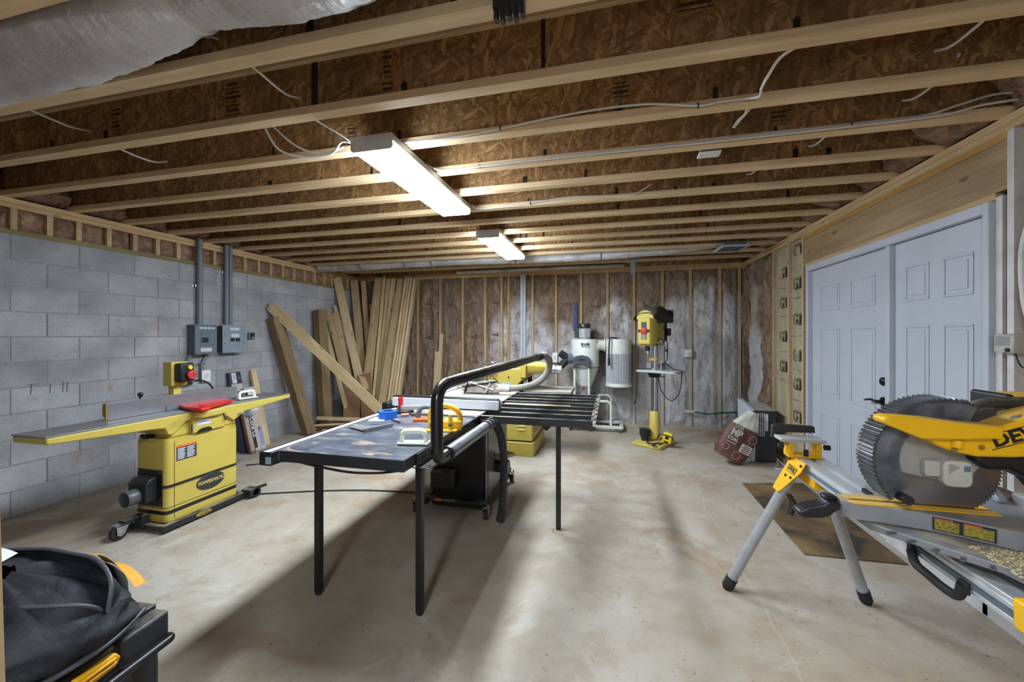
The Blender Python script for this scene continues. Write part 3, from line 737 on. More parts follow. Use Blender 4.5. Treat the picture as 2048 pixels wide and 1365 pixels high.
# ------------------------------------------------------------------ electric panels and conduits on the block wall
def conduit(name, pts, r, label, straps=(), group='grey conduits on the block wall'):
    o = MB().tube(pts, r, 14).build(name, M['grey_pvc'], None, smooth=50); tag(o, label, 'conduit', group)
    for (y, z) in straps:
        MB().box(XL, XL + .006, y - .055, y + .055, z - .012, z + .012).build('strap', M['chrome'], o)
        MB().tube([(XL + r, y, z - .012), (XL + r, y, z + .012)], r + .003, 14).build('strap_loop', M['chrome'], o, smooth=50)
    return o
xp = XL + .02
p1 = empty('breaker_panel', (XL, 3.62, 1.225), 0, 'grey breaker panel with raised hinged door left of the other panel', 'electrical panel', 'breaker panels')
wb_(MB().box(XL, XL + .11, 3.485, 3.735, 1.225, 1.555), 'box', plain('panel_side', S(78, 84, 90), .5), p1, bevel=.003)
wb_(MB().box(XL + .11, XL + .125, 3.483, 3.737, 1.222, 1.558), 'cover', M['panel_grey'], p1, bevel=.004)
cv = p1.children[-1]
wb_(MB().box(XL + .125, XL + .131, 3.545, 3.705, 1.325, 1.475), 'door', M['panel_grey'], p1, bevel=.004)
for i in range(4): wb_(MB().box(XL + .1245, XL + .1265, 3.532 + i * .046, 3.568 + i * .046, 1.508, 1.528), 'circuit_label', lab_wh, cv)
wb_(MB().box(XL + .1305, XL + .140, 3.555, 3.625, 1.355, 1.41), 'breaker', M['black'], p1, bevel=.003)
wb_(MB().box(XL + .1245, XL + .1262, 3.545, 3.675, 1.252, 1.295), 'notice_label', plain('notice_white', S(196, 190, 196), .6), cv)
for z in (1.24, 1.545): wb_(disc((XL + .126, 3.61, z), (1, 0, 0), .006, .006, 8), 'screw', M['chrome'], cv)
p2 = empty('breaker_panel', (XL, 4.0, 1.225), 0, 'lighter grey breaker panel with two breakers, right of the other panel', 'electrical panel', 'breaker panels')
wb_(MB().box(XL, XL + .11, 3.84, 4.08, 1.235, 1.55), 'box', plain('panel_side2', S(70, 74, 78), .5), p2, bevel=.003)
wb_(MB().box(XL + .11, XL + .114, 3.815, 4.12, 1.225, 1.563), 'cover', M['panel_grey_light'], p2, bevel=.001)
cv = p2.children[-1]
wb_(MB().box(XL + .114, XL + .118, 3.905, 4.045, 1.315, 1.475), 'door', M['panel_grey_light'], p2, bevel=.002)
for y in (3.915, 3.985): wb_(MB().box(XL + .117, XL + .126, y, y + .052, 1.362, 1.402), 'breaker', M['black'], p2, bevel=.003)
wb_(MB().box(XL + .117, XL + .1195, 3.925, 4.03, 1.415, 1.455), 'notice_label', lab_wh, cv)
for y in (3.915, 3.98): wb_(MB().box(XL + .1135, XL + .1152, y, y + .058, 1.495, 1.53), 'circuit_label', lab_wh, cv)
for y in (3.84, 4.10):
    for z in (1.34, 1.45): wb_(disc((XL + .115, y, z), (1, 0, 0), .006, .004, 8), 'screw', M['black'], cv)
c1 = conduit('conduit', [(XL + .04, 3.60, 1.55), (XL + .04, 3.60, ZC + .01)], .030, 'single thick grey conduit rising from the left breaker panel to the ceiling', ((3.60, 2.0),))
conduit('conduit', [(XL + .05, 3.92, 1.55), (XL + .05, 3.92, ZC + .01)], .024, 'lighter grey conduit of the pair above the right breaker panel', ((3.92, 2.20),))
conduit('conduit', [(XL + .035, 3.985, 1.55), (XL + .035, 3.985, ZC + .01)], .024, 'darker grey conduit of the pair above the right breaker panel')
conduit('conduit', bez([(XL + .03, 3.69, 1.23), (XL + .03, 3.685, 1.19), (XL + .025, 3.655, 1.14), (XL + .022, 3.64, 1.09), (XL + .022, 3.64, 1.02)], 5), .017, 'thin bent grey conduit from the left panel down to the white outlet', ((3.642, 1.10),))
conduit('conduit', bez([(XL + .03, 3.50, 1.23), (XL + .03, 3.497, 1.19), (XL + .025, 3.465, 1.13), (XL + .022, 3.445, 1.07), (XL + .022, 3.445, 1.0)], 5), .017, 'thin bent grey conduit behind the red stop button')
ob = empty('power_outlet', (XL, 3.68, .95), 0, 'white square power outlet on a grey box above the jointer', 'outlet')
wb_(MB().box(XL, XL + .045, 3.62, 3.715, .905, 1.03), 'box', M['panel_grey'], ob, bevel=.002)
wb_(MB().box(XL + .045, XL + .050, 3.618, 3.722, .90, 1.035), 'cover', M['white_plastic'], ob, bevel=.002)
wb_(disc((XL + .051, 3.67, .967), (1, 0, 0), .024, .004, 18), 'socket', lab_wh, ob, smooth=40)
so = empty('power_socket', (XL, 3.46, .92), 0, 'round grey socket with a black plug plugged in above the jointer fence', 'outlet')
wb_(MB().box(XL, XL + .05, 3.40, 3.51, .88, 1.0), 'box', M['panel_grey'], so, bevel=.003)
wb_(disc((XL + .07, 3.46, .935), (1, 0, 0), .036, .05, 20), 'plug', M['black_rough'], so, smooth=40)
wb_(disc((XL + .10, 3.47, .935), (1, .2, 0), .022, .05, 16), 'plug_body', M['alu'], so, smooth=40)
wb_(MB().tube(bez([(XL + .12, 3.48, .935), (XL + .18, 3.53, .93), (XL + .20, 3.60, .87), (XL + .18, 3.64, .78), (XL + .15, 3.66, .4), (XL + .2, 3.7, .02)], 6), .009, 8), 'cord', M['black_rough'], so, smooth=60)
co = empty('wall_box', (XL, 4.3, 1.4), 0, 'small grey wall box with open side beside the right breaker panel', 'junction box')
wb_(MB().box(XL, XL + .03, 4.255, 4.345, 1.385, 1.475), 'box', M['panel_grey'], co, bevel=.002)
wb_(MB().box(XL + .029, XL + .031, 4.27, 4.335, 1.42, 1.465), 'opening', M['black'], co)
wb_(MB().box(XL + .03, XL + .034, 4.27, 4.30, 1.385, 1.42), 'blue_tab', plain('blue_tab', S(46, 60, 120), .5), co)
# ------------------------------------------------------------------ product cartons and a stick leaning on the block wall
def carton(label, loc, sz, lean, rz, cols, txt=None):
    t = empty('carton', loc, rz, label, 'box', 'tall slim cartons leaning on the block wall'); t.rotation_euler = (0, R(lean), rz)
    m0 = plain('carton_card', cols[0], .6)
    MB().box(-sz[0] / 2, sz[0] / 2, -sz[1] / 2, sz[1] / 2, 0, sz[2]).build('body', m0, t, bevel=.003)
    for (z0_, z1_, y0_, y1_, c_) in cols[1:]:
        MB().box(sz[0] / 2, sz[0] / 2 + .001, -sz[1] / 2 + y0_ * sz[1], -sz[1] / 2 + y1_ * sz[1], z0_ * sz[2], z1_ * sz[2]).build('printed_panel', plain('carton_print', c_, .5), t)
    if txt: text('lettering', txt[0], txt[1], plain('carton_ink', txt[3], .5), t, (sz[0] / 2 + .002, txt[2][0], txt[2][1]), (R(90), R(txt[4]), R(90)), .0003, .001)
    return t
carton('dark carton with white box print, top of the leaning cartons by the jointer', (XL + .25, 4.03, 0), (.05, .16, 1.0), -13, 0,
       [S(60, 62, 80), (.86, .99, .18, .55, S(206, 206, 212)), (.88, .97, .30, .34, S(40, 40, 52)), (.89, .96, .40, .43, S(40, 40, 52)), (.90, .95, .70, .88, S(190, 190, 196)), (.86, .99, .62, .95, S(40, 42, 54)), (.66, .85, .05, .95, S(186, 178, 172)), (.66, .76, .4, .75, S(110, 100, 140))])
carton('white and black carton with a photograph of a tool, nearest the stick', (XL + .315, 4.14, 0), (.05, .15, .80), -13.5, 0,
       [S(176, 172, 176), (.05, .95, .0, .24, S(34, 34, 38)), (.62, .95, .3, .95, S(214, 212, 214)), (.74, .84, .45, .75, S(60, 58, 66)), (.30, .60, .3, .8, S(196, 168, 152)), (.06, .36, .55, .95, S(150, 150, 178)), (.03, .2, .0, .5, S(186, 180, 160))], ('Coral Lo', .07, (-.055, .30), S(224, 224, 224), 90))
carton('brown edged carton furthest left of the leaning cartons', (XL + .36, 3.99, 0), (.04, .07, .60), -15, 0,
       [S(120, 84, 66), (.05, .95, .2, .9, S(170, 150, 140))])
stk = MB().box(-.019, .019, -.038, .038, 0, 1.0).build('stick', M['pale']); tag(stk, 'short pale stick leaning on the block wall beside the cartons', 'wood stick')
stk.location = (XL + .215, 4.345, 0); stk.rotation_euler = (0, R(-11.5), 0); stk.rotation_euler = (R(2), R(-11), 0)
# ------------------------------------------------------------------ lumber leaning in the far left corner
def board(name, label, foot, top, w_, t_, mat, hint=(1, 0, 0), cat='board', group=None):
    if not hasattr(hint, '__len__'):      # roll angle about the long axis, 0 = wide face turned to the room
        ax = (Vector(top) - Vector(foot)).normalized(); vw = ((Vector(top) + Vector(foot)) / 2 - Vector((0, 0, 1.44))).normalized()
        hint = Matrix.Rotation(R(hint), 3, ax) @ ax.cross(vw)
    f_, tp = Vector(foot), Vector(top); ax = (tp - f_).normalized(); L_ = (tp - f_).length
    hx = Vector(hint); hx = (hx - ax * hx.dot(ax)).normalized(); hy = ax.cross(hx).normalized()
    o = MB().box(-w_ / 2, w_ / 2, -t_ / 2, t_ / 2, 0, L_).build(name, mat, bevel=.003, seg=1)
    Mx = Matrix((hx, hy, ax)).transposed().to_4x4(); Mx.translation = f_
    o.matrix_world = Mx
    # lift so the lowest corner rests on the floor
    lo = min((Mx @ Vector(c)).z for c in ((a, b, 0) for a in (-w_ / 2, w_ / 2) for b in (-t_ / 2, t_ / 2)))
    if foot[2] == 0: o.location.z -= lo
    tag(o, label, cat, group); return o
FG = 'fan of lumber leaning on the back wall'
pn, pl_ = M['pine'], M['pale']
fan = [
 ('wide knotty plank at the left end of the lumber fan on the back wall', (-3.93, 5.80), (-4.07, 6.50, 2.485), .16, .038, pn, (1, .05, 0)),
 ('pale narrow plank beside the wide leftmost plank of the lumber fan', (-3.80, 5.86), (-3.965, 6.52, 2.47), .04, .14, pl_, (1, .3, 0)),
 ('brown two by four third from the left in the lumber fan', (-3.735, 5.88), (-3.885, 6.53, 2.455), .089, .038, pn, (1, .1, 0)),
 ('two by four with a pale edge, fourth from the left in the lumber fan', (-3.675, 5.84), (-3.785, 6.52, 2.45), .089, .038, pl_, (1, .2, 0)),
 ('thin dark board in the gap in the middle of the lumber fan', (-3.62, 5.95), (-3.70, 6.54, 2.44), .06, .038, pn, (1, 0, 0)),
 ('wide grey-brown plank right of the gap in the lumber fan', (-3.575, 5.72), (-3.60, 6.47, 2.43), .16, .038, pn, (1, .1, 0)),
 ('board edge next to the wide grey-brown plank in the lumber fan', (-3.475, 5.75), (-3.505, 6.47, 2.425), .038, .14, pl_, (1, .25, 0)),
 ('third board edge from the right end of the lumber fan', (-3.43, 5.76), (-3.455, 6.47, 2.415), .038, .14, pn, (1, .25, 0)),
 ('second board edge from the right end of the lumber fan', (-3.385, 5.77), (-3.405, 6.47, 2.405), .038, .14, pl_, (1, .25, 0)),
 ('rightmost board edge of the lumber fan on the back wall', (-3.34, 5.78), (-3.345, 6.47, 2.385), .038, .14, pl_, (1, .25, 0)),
]
for lb_, ft, tp, w_, t_, mt, hn in fan:
    board('plank', lb_, (ft[0], ft[1], 0), tp, w_, t_, mt, hn, 'plank', FG)
CG = 'lumber leaning in the far left corner'
TR = M['treated']
board('beam', 'thick dark treated beam leaning on the block wall under the diagonal plank', (-4.235, 4.945, 0), (-4.50, 4.60, 1.66), .15, .13, TR, 38, 'beam')
board('plank', 'long pale plank lying diagonally across the other lumber', (-3.10, 5.45, 0), (-4.53, 4.56, 1.80), .14, .045, pl_, -18, 'plank', CG)
board('post', 'dark treated post standing in front of the other corner lumber', (-4.36, 5.46, 0), (-4.46, 5.44, 1.83), .15, .13, TR, 38, 'post')
corner = [
 ('thin pale stick right of the dark treated post', (-4.02, 5.60), (-4.53, 5.63, 1.60), .06, .038, pl_),
 ('shorter pine two by four with a notch near the treated post', (-4.03, 5.76), (-4.53, 5.72, 1.82), .075, .038, pn),
 ('reddish short two by four in front of the long leaning plank', (-3.98, 5.70), (-4.50, 5.86, 1.80), .11, .038, pn),
 ('pale board end rising just behind the reddish two by four', (-4.05, 5.92), (-4.54, 5.90, 1.93), .05, .038, pl_),
 ('tallest pale plank leaning on the block wall, reaching the ceiling plate', (-3.86, 5.85), (-4.54, 5.96, 2.40), .13, .038, pl_),
 ('brown plank left of the pair standing in the corner', (-4.03, 6.06), (-4.52, 6.40, 2.42), .125, .038, pn),
 ('brown plank right of the pair standing in the corner', (-3.99, 6.18), (-4.42, 6.53, 2.42), .085, .038, pn),
 ('thin strip leaning beside the pair of brown corner planks', (-3.98, 6.30), (-4.30, 6.57, 2.0), .035, .02, pl_),
]
for lb_, ft, tp, w_, t_, mt in corner:
    board('plank', lb_, (ft[0], ft[1], 0), tp, w_, t_, mt, (1, .35, 0), 'plank', CG)
board('panel_offcut', 'left reddish mahogany offcut in front of the corner lumber', (-3.95, 5.52, 0), (-4.10, 5.75, .66), .27, .02, M['redwood'], (1, .1, 0), 'wood panel')
board('panel_offcut', 'right reddish mahogany offcut behind the diagonal plank', (-3.72, 5.62, 0), (-3.93, 5.85, .78), .2, .02, M['redwood'], (1, .1, 0), 'wood panel')
board('wood_block', 'short pale block wedged at the foot of the tallest plank', (-3.85, 5.78, .55), (-4.0, 5.86, .80), .10, .05, pl_, (1, .2, .2), 'wood block')
FP = 'lumber offcuts on the floor in the corner'
board('strip', 'long pale strip lying level across the corner lumber', (-4.40, 5.30, .16), (-3.45, 5.66, .10), .055, .03, pl_, (0, 0, 1), 'wood strip', FP)
board('offcut', 'pale framing offcut on the floor beside the thick beam', (-4.05, 4.98, .036), (-3.30, 5.80, .036), .089, .06, pl_, (.6, -.6, 0), 'wood offcut', FP)
board('offcut', 'wide brown offcut lying on the floor behind the thick beam', (-4.30, 5.15, .05), (-3.75, 5.45, .05), .24, .03, pn, (.4, -.8, .5), 'wood offcut', FP)
board('offcut', 'small block end sticking out of the floor pile by the table', (-3.70, 5.10, .034), (-3.45, 5.25, .034), .089, .06, TR, (.5, -.8, 0), 'wood offcut', FP)
board('batten', 'lower of two pale battens standing against the back wall', (-3.02, 6.52, 0), (-2.97, 6.57, 1.15), .085, .02, pl_, (1, 0, 0), 'wood batten', 'battens on the back wall')
board('batten', 'higher of two pale battens standing against the back wall', (-2.99, 6.565, 0), (-2.90, 6.60, 1.46), .07, .02, pl_, (1, 0, 0), 'wood batten', 'battens on the back wall')
# ------------------------------------------------------------------ table saw
M['laminate'] = plain('black_laminate', S(40, 42, 48), .42, 0, 0, .12)
def mk_lam():
    n = NT('dusty_laminate'); v = n.world((1, 3.5, 1))
    a = n.noise(v, 3.5, 8, .7, .9); b = n.noise(n.world(), 11, 6, .65)
    c = n.ramp(b.outputs[0], [(.3, S(62, 66, 75)), (.7, S(86, 91, 102))])
    c = n.mix(n.ramp(a.outputs[0], [(.53, BLK), (.66, (.85, .85, .85, 1))]), c, S(190, 164, 134))
    rr = n.ramp(b.outputs[0], [(.3, (.28, .28, .28, 1)), (.7, (.5, .5, .5, 1))])
    return n.set(c, rr, 0, .5)
M['lam_top'] = mk_lam()
M['dust_iron'] = plain('sawdusty_iron', S(140, 136, 128), .6, .2, .75, .06, 9, 0, S(178, 162, 132))
M['tube_black'] = plain('gloss_black_tube', S(22, 23, 26), .22, 0, .15, .05)
M['tube_worn'] = plain('worn_tube', S(120, 124, 132), .3, .3, .3, .2, 16)
M['hose_black'] = plain('black_hose', S(34, 34, 38), .5, 0, .1, .1)
M['hose_grey'] = plain('grey_hose', S(134, 132, 124), .6, 0, .3, .08)
ts = empty('table_saw', (-1.25, 2.9, 0), 0, 'black cabinet table saw with long laminate side table and overarm guard tube', 'table saw')
ZT = .864; tx0, tx1 = -1.603, -.917
et = wb_(MB().box(tx0, tx1, 1.666, 2.655, ZT - .056, ZT - .001), 'side_table', M['laminate'], ts, bevel=.003)
wb_(MB().box(tx0 + .001, tx1 - .001, 1.668, 2.655, ZT - .001, ZT), 'laminate_surface', M['lam_top'], et)
wb_(MB().box(tx0, tx1, 2.658, 4.05, ZT - .04, ZT), 'cast_table', M['dust_iron'], ts, bevel=.003)
ct = ts.children[-1]
for y in (2.72, 3.98): wb_(MB().box(tx0 + .01, tx1 - .0, y - .009, y + .009, ZT - .002, ZT + .0008), 'mitre_slot', M['black'], ct)
wb_(MB().prism(ellipse(-1.26, 3.77, .17, .055), ZT - .002, ZT + .0015, 'z'), 'throat_plate_shaded', plain('throat_shade_grey', S(84, 80, 92), .5), ct)  # insert oval, its dark tone paints in the shade of the guard
# rails
fr_ = wb_(MB().box(-1.712, -1.640, 1.655, 4.25, .785, .853), 'front_rail', M['black'], ts, bevel=.004)
wb_(MB().box(-1.640, -1.604, 1.70, 4.2, .80, .852), 'rail_angle', M['alu'], fr_)
wb_(MB().box(-1.69, -1.655, 1.66, 4.2, .853, .8545), 'rail_scale', M['white_plastic'], fr_)
wb_(MB().box(-1.672, -1.6395, 1.653, 1.6548, .795, .83), 'rail_sticker', plain('sticker_blue', S(150, 170, 190), .5), fr_)
rr_ = MB().box(tx1 + .002, tx1 + .008, 1.78, 4.0, .79, .862); rr_.box(tx1 + .008, tx1 + .075, 1.78, 4.0, .79, .796)
wb_(rr_, 'rear_rail', M['tube_black'], ts, bevel=.002)
# legs of the side table and slatted outfeed
def sleg(x, y, zt):
    l_ = wb_(MB().box(x - .0175, x + .0175, y - .0175, y + .0175, .012, zt), 'leg', M['black'], ts, bevel=.003)
    wb_(MB().lathe([(.0, 0), (.016, 0), (.018, .004), (.016, .013), (0, .014)], (x, y, 0), 12), 'foot', M['black_rough'], l_, smooth=40)
sleg(-1.575, 1.914, .808); sleg(-.955, 1.898, .79); sleg(-.377, 2.97, .82)
# slatted outfeed
of = wb_(MB().box(-.135, -.105, 2.735, 3.95, .815, .858), 'outfeed_end_bar', M['black_dusty'], ts, bevel=.003)
of2 = wb_(MB().box(tx1 + .012, tx1 + .05, 2.735, 3.95, .80, .83), 'outfeed_bracket', M['black_dusty'], ts, bevel=.003)
for i in range(8):
    y = 2.75 + i * .169
    wb_(MB().box(tx1 + .01, -.105, y - .013, y + .013, .812, ZT - .001), 'slat', M['black_dusty'], ts, bevel=.002)
    wb_(MB().box(-.118, -.098, y - .026, y + .026, .828, .861), 'slat_clamp', M['alu_dusty'], ts, bevel=.002)
wb_(MB().prism([(-.52, .79), (-.43, .79), (-.43, .76), (-.46, .73), (-.49, .75)], 2.94, 2.955, 'y'), 'leg_brace', M['black'], ts)
# rip fence
M['fence_face'] = plain('fence_white', S(196, 198, 206), .35, 0, 0, .03)
fc = wb_(MB().box(-1.70, -.83, 2.915, 2.975, ZT + .006, ZT + .088), 'rip_fence', M['black'], ts, bevel=.003)
fp = MB().prism(rrect(-1.70, -.815, ZT + .010, ZT + .078, .014, 4), 2.897, 2.914, 'y'); wb_(fp, 'fence_face', M['fence_face'], fc, bevel=.002)
fp = MB().prism(rrect(-1.70, -.815, ZT + .010, ZT + .078, .014, 4), 2.976, 2.992, 'y'); wb_(fp, 'fence_face', M['fence_face'], fc, bevel=.002)
wb_(MB().box(-1.77, -1.715, 2.86, 3.03, .80, .90), 'fence_head', M['black'], fc, bevel=.006)
wb_(MB().cyl((-1.77, 2.945, .84), (-1.86, 2.945, .80), .011, n=10), 'fence_lever', M['black'], fc, smooth=50)
# cabinet
kb = MB().prism([(-1.444, .03), (-1.444, .32), (-1.47, .36), (-1.47, .822), (-.985, .822), (-.985, .74), (-.998, .03)], 3.09, 3.78, 'y')
cb = wb_(kb, 'cabinet', M['black'], ts, bevel=.008)
wb_(MB().box(-1.425, -1.215, 2.995, 3.09, .20, .345), 'motor_cover', M['black_dusty'], ts, bevel=.02)
wb_(MB().box(-.986, -.980, 3.10, 3.15, .06, .80), 'cabinet_edge', plain('grey_edge', S(120, 122, 126), .35, .4), cb)
wb_(MB().box(-.986, -.979, 3.17, 3.77, .06, .80), 'side_panel', plain('cabinet_side', S(124, 126, 126), .3, .3, 0, .15), cb)
wb_(MB().cyl((-.99, 3.38, .30), (-.86, 3.38, .30), .055, n=24), 'dust_port', M['black'], ts, smooth=40)
wb_(MB().cyl((-.88, 3.38, .30), (-.865, 3.38, .30), .058, n=24), 'dust_port_ring', M['black_rough'], ts, smooth=40)
# mobile base
mb_ = wb_(MB().box(-1.52, -.955, 2.985, 3.045, .112, .132), 'mobile_base_bar', M['black_dusty'], ts, bevel=.003)
wb_(MB().box(-1.52, -.955, 3.80, 3.86, .112, .132), 'mobile_base_bar', M['black_dusty'], ts, bevel=.003)
wb_(MB().box(-1.52, -1.47, 3.04, 3.80, .05, .11), 'mobile_base_rail', M['black_dusty'], ts); wb_(MB().box(-.985, -.96, 3.04, 3.80, .05, .11), 'mobile_base_rail', M['black_dusty'], ts)
wb_(MB().box(-1.375, -1.315, 2.9835, 2.985, .113, .131), 'orange_label', lab_or, mb_)
wb_(MB().box(-1.305, -1.20, 2.9838, 2.985, .115, .129), 'grey_label', plain('grey_label', S(110, 106, 116), .6), mb_)
def caster(x, y, par):
    wb_(MB().lathe([(0, 0), (.026, 0), (.026, .012), (.018, .018), (0, .02)], (x, y, .092), 16), 'caster_plate', M['chrome'], par, smooth=40)
    g = MB(); g.box(x - .022, x - .018, y - .022, y + .022, .03, .094); g.box(x + .018, x + .022, y - .022, y + .022, .03, .094)
    wb_(g, 'caster_fork', M['chrome'], par)
    wb_(disc((x, y, .036), (1, 0, 0), .036, .026, 20), 'caster_wheel', M['black_rough'], par, smooth=40)
for x, y in ((-1.54, 3.0), (-.945, 3.0), (-1.54, 3.84), (-.945, 3.84)): caster(x, y, ts)
# overarm tube
tb = wb_(MB().tube([(-.805, 1.90, .835), (-.805, 2.66, .830)], .036, 20), 'boom_clamp_tube', M['tube_worn'], ts, smooth=50)
for y in (1.905, 2.54, 2.60, 2.65): wb_(MB().tube([(-.805, y - .008, .834), (-.805, y + .008, .834)], .0395, 20), 'clamp_ring', M['black'], tb, smooth=40)
pts = fillet([(-.805, 1.915, .836), (-.805, 1.775, .836), (-.805, 1.775, 1.195), (-.775, 2.0, 1.207), (-.615, 3.52, 1.245)], .10, 10)
oa = wb_(MB().tube(pts, .030, 20), 'overarm_tube', M['tube_black'], ts, smooth=50)
wb_(MB().tube([(-.625, 3.42, 1.243), (-.612, 3.56, 1.2465)], .034, 18), 'tube_cuff', M['hose_black'], oa, smooth=50)
def ribbed(pts, r, pitch=.018, dr=.003, n=14):
    P = bez(pts, 24); out = []; rad = []; acc = 0
    for i, p in enumerate(P):
        out.append(p); 
        if i: acc += (P[i] - P[i - 1]).length
        rad.append(r + dr * math.sin(2 * math.pi * acc / pitch))
    return MB().tube(out, rad, n)
wb_(ribbed([(-.612, 3.55, 1.246), (-.585, 3.64, 1.25), (-.555, 3.70, 1.20), (-.57, 3.72, 1.10), (-.66, 3.73, 1.0), (-.80, 3.74, .945), (-.97, 3.75, .925)], .030), 'guard_hose', M['hose_grey'], ts, smooth=70)
wb_(MB().tube([(-.94, 3.75, .925), (-1.075, 3.76, .925)], .036, 18), 'hose_coupling', plain('coupling', S(198, 186, 168), .6), ts, smooth=50)
wb_(ribbed([(-.805, 2.655, .830), (-.79, 2.74, .80), (-.775, 2.83, .68), (-.775, 2.89, .5), (-.785, 2.92, .28), (-.80, 2.93, .12), (-.82, 2.94, .03)], .028), 'drop_hose', M['hose_black'], ts, smooth=70)
# blade guard
bgm = plain('dusty_guard', S(150, 142, 130), .5, .1, .5, .2, 30)
bg = MB().prism([(-1.40, .88), (-1.42, .90), (-1.36, .96), (-1.22, .985), (-1.10, .975), (-1.05, .95), (-1.05, .89), (-1.2, .875)], 3.725, 3.735, 'y')
wb_(bg, 'guard_side', bgm, ts, bevel=.002)
wb_(MB().prism([(-1.40, .88), (-1.42, .90), (-1.36, .96), (-1.22, .985), (-1.10, .975), (-1.05, .95), (-1.05, .89), (-1.2, .875)], 3.785, 3.795, 'y'), 'guard_side', bgm, ts, bevel=.002)
wb_(MB().prism([(-1.30, ZT), (-1.28, .90), (-1.20, .93), (-1.12, .93), (-1.06, .90), (-1.05, ZT)], 3.758, 3.762, 'y'), 'saw_blade', M['iron'], ts)
for i, (a, b) in enumerate((((-1.42, 3.72, .93), (-1.06, 3.72, .99)), ((-1.38, 3.72, .99), (-1.10, 3.72, .91)), ((-1.30, 3.76, .99), (-1.20, 3.76, 1.03)), ((-1.41, 3.80, .95), (-1.08, 3.72, 1.0)), ((-1.39, 3.70, .87), (-1.36, 3.72, .97)), ((-1.18, 3.70, .88), (-1.13, 3.72, .98)))):
    wb_(MB().cyl(a, b, .008, n=8), 'guard_rod', M['alu_dusty'] if i % 2 else M['hardware'], ts, smooth=50)
# plank stored between the slats
board('plank', 'pale plank with marks lying between the black outfeed slats', (-.90, 3.355, .838), (-.33, 3.345, .838), .10, .020, M['pale'], (0, 1, 0), 'plank')
# scrap leaning behind the cabinet dust port
board('offcut', 'broken pale offcut sticking out behind the saw cabinet', (-.97, 3.36, .372), (-.87, 3.52, .372), .10, .028, M['pale'], (1, .5, 0), 'wood offcut')
# ------------------------------------------------------------------ things on the saw table
TZ = ZT + .0002
pap = MB().box(-.05, .05, -.06, .06, 0, .001).build('paper', M['white_plastic'], loc=(-1.54, 2.45, TZ), rot=(0, 0, R(12))); tag(pap, 'small white paper under the blue tape roll', 'paper')
tape = MB()
def ring(ri, ro, z0_, z1_, n=40):
    m = MB(); o_ = []
    for k in range(n):
        a = 2 * math.pi * k / n; c_, s_ = math.cos(a), math.sin(a)
        m.v += [(ri * c_, ri * s_, z0_), (ro * c_, ro * s_, z0_), (ro * c_, ro * s_, z1_), (ri * c_, ri * s_, z1_)]
    for k in range(n):
        a, b = 4 * k, 4 * ((k + 1) % n)
        for i in range(4): m.f.append((a + i, b + i, b + (i + 1) % 4, a + (i + 1) % 4))
    return m
tp_ = ring(.040, .062, 0, .05).build('tape_roll', plain('blue_tape', S(24, 98, 206), .55), smooth=40, loc=(-1.50, 2.50, TZ + .001)); tag(tp_, 'blue masking tape roll on the saw table', 'tape')
ring(.038, .0402, .001, .049).build('core', plain('tape_core', S(40, 80, 150), .7), tp_, smooth=40)
sq = empty('rafter_square', (-1.41, 2.095, TZ), R(58), 'grey metal rafter square lying on the saw table', 'square'); 
MB().prism([(0, 0), (.18, 0), (0, .18)], .006, .011, 'z').build('blade', M['iron'], sq)
MB().box(-.006, .19, -.012, 0, 0, .024).build('flange', M['iron'], sq, bevel=.001)
sq.rotation_euler = (0, 0, R(66))
pc = empty('pencil', (-1.437, 2.441, TZ + .004), R(-35), 'black marker pencil on the saw table beside the tape', 'pencil')
MB().cyl((0, 0, 0), (.13, 0, 0), .004, n=8).build('shaft', M['black'], pc, smooth=50); MB().cyl((.13, 0, 0), (.155, 0, 0), .004, .001, 8).build('tip', M['alu'], pc, smooth=50)
mg = empty('mitre_gauge', (-1.49, 2.70, TZ), R(0), 'black and silver mitre gauge with a red handle on the saw table', 'mitre gauge')
MB().prism([(-.09, -.05), (-.02, -.06), (.05, -.03), (.07, .03), (0, .06), (-.08, .03)], .002, .018, 'z').build('head', M['black'], mg, bevel=.004)
MB().box(-.02, .17, -.012, .012, .018, .05).build('gauge_fence', M['alu'], mg, rot=(0, 0, R(28)), bevel=.002)
MB().lathe([(0, 0), (.013, .0), (.017, .04), (.019, .075), (.016, .092), (0, .095)], (-.03, .01, .02), 16).build('handle', M['red'], mg, smooth=50)
MB().box(-.03, .55, -.0095, .0095, .0, .006).build('guide_bar', M['black'], mg, loc=(.02, -.04, 0))
rp = empty('push_block', (-1.0, 2.28, TZ), R(14), 'yellow ripping push block with arched handle on the saw table', 'push block')
yb = plain('gripper_yellow', S(236, 182, 22), .4)
MB().box(-.08, .10, -.085, -.045, 0, .012).build('outrigger', yb, rp, bevel=.002)
MB().box(-.08, .12, -.03, .055, .012, .055).build('body', yb, rp, bevel=.006)
MB().box(-.08, .12, -.03, -.004, 0, .014).build('leg', yb, rp, bevel=.002); MB().box(-.08, .12, .03, .055, 0, .014).build('leg', yb, rp, bevel=.002)
for x in (-.05, .06): MB().box(x - .012, x + .012, -.06, -.045, .01, .10).build('side_post', yb, rp, bevel=.003)
MB().tube(fillet([(-.075, .012, .05), (-.07, .012, .125), (.02, .012, .15), (.10, .012, .11), (.112, .012, .05)], .05, 8), .016, 12).build('handle', yb, rp, smooth=60)
for x in (-.05, .06): MB().cyl((x, -.06, .04), (x, -.075, .04), .011, n=12).build('green_knob', plain('green_knob', S(30, 120, 80), .4), rp, smooth=40)
op = empty('push_block', (-1.235, 2.47, TZ), R(20), 'orange push block with grey arched handle behind the yellow one', 'push block')
MB().box(-.05, .13, -.035, .035, 0, .022).build('base', plain('orange_plastic', S(232, 104, 40), .45), op, bevel=.006)
MB().tube(fillet([(-.02, 0, .02), (-.01, 0, .085), (.06, 0, .10), (.09, 0, .02)], .045, 8), .016, 12).build('handle', M['panel_grey'], op, smooth=60)
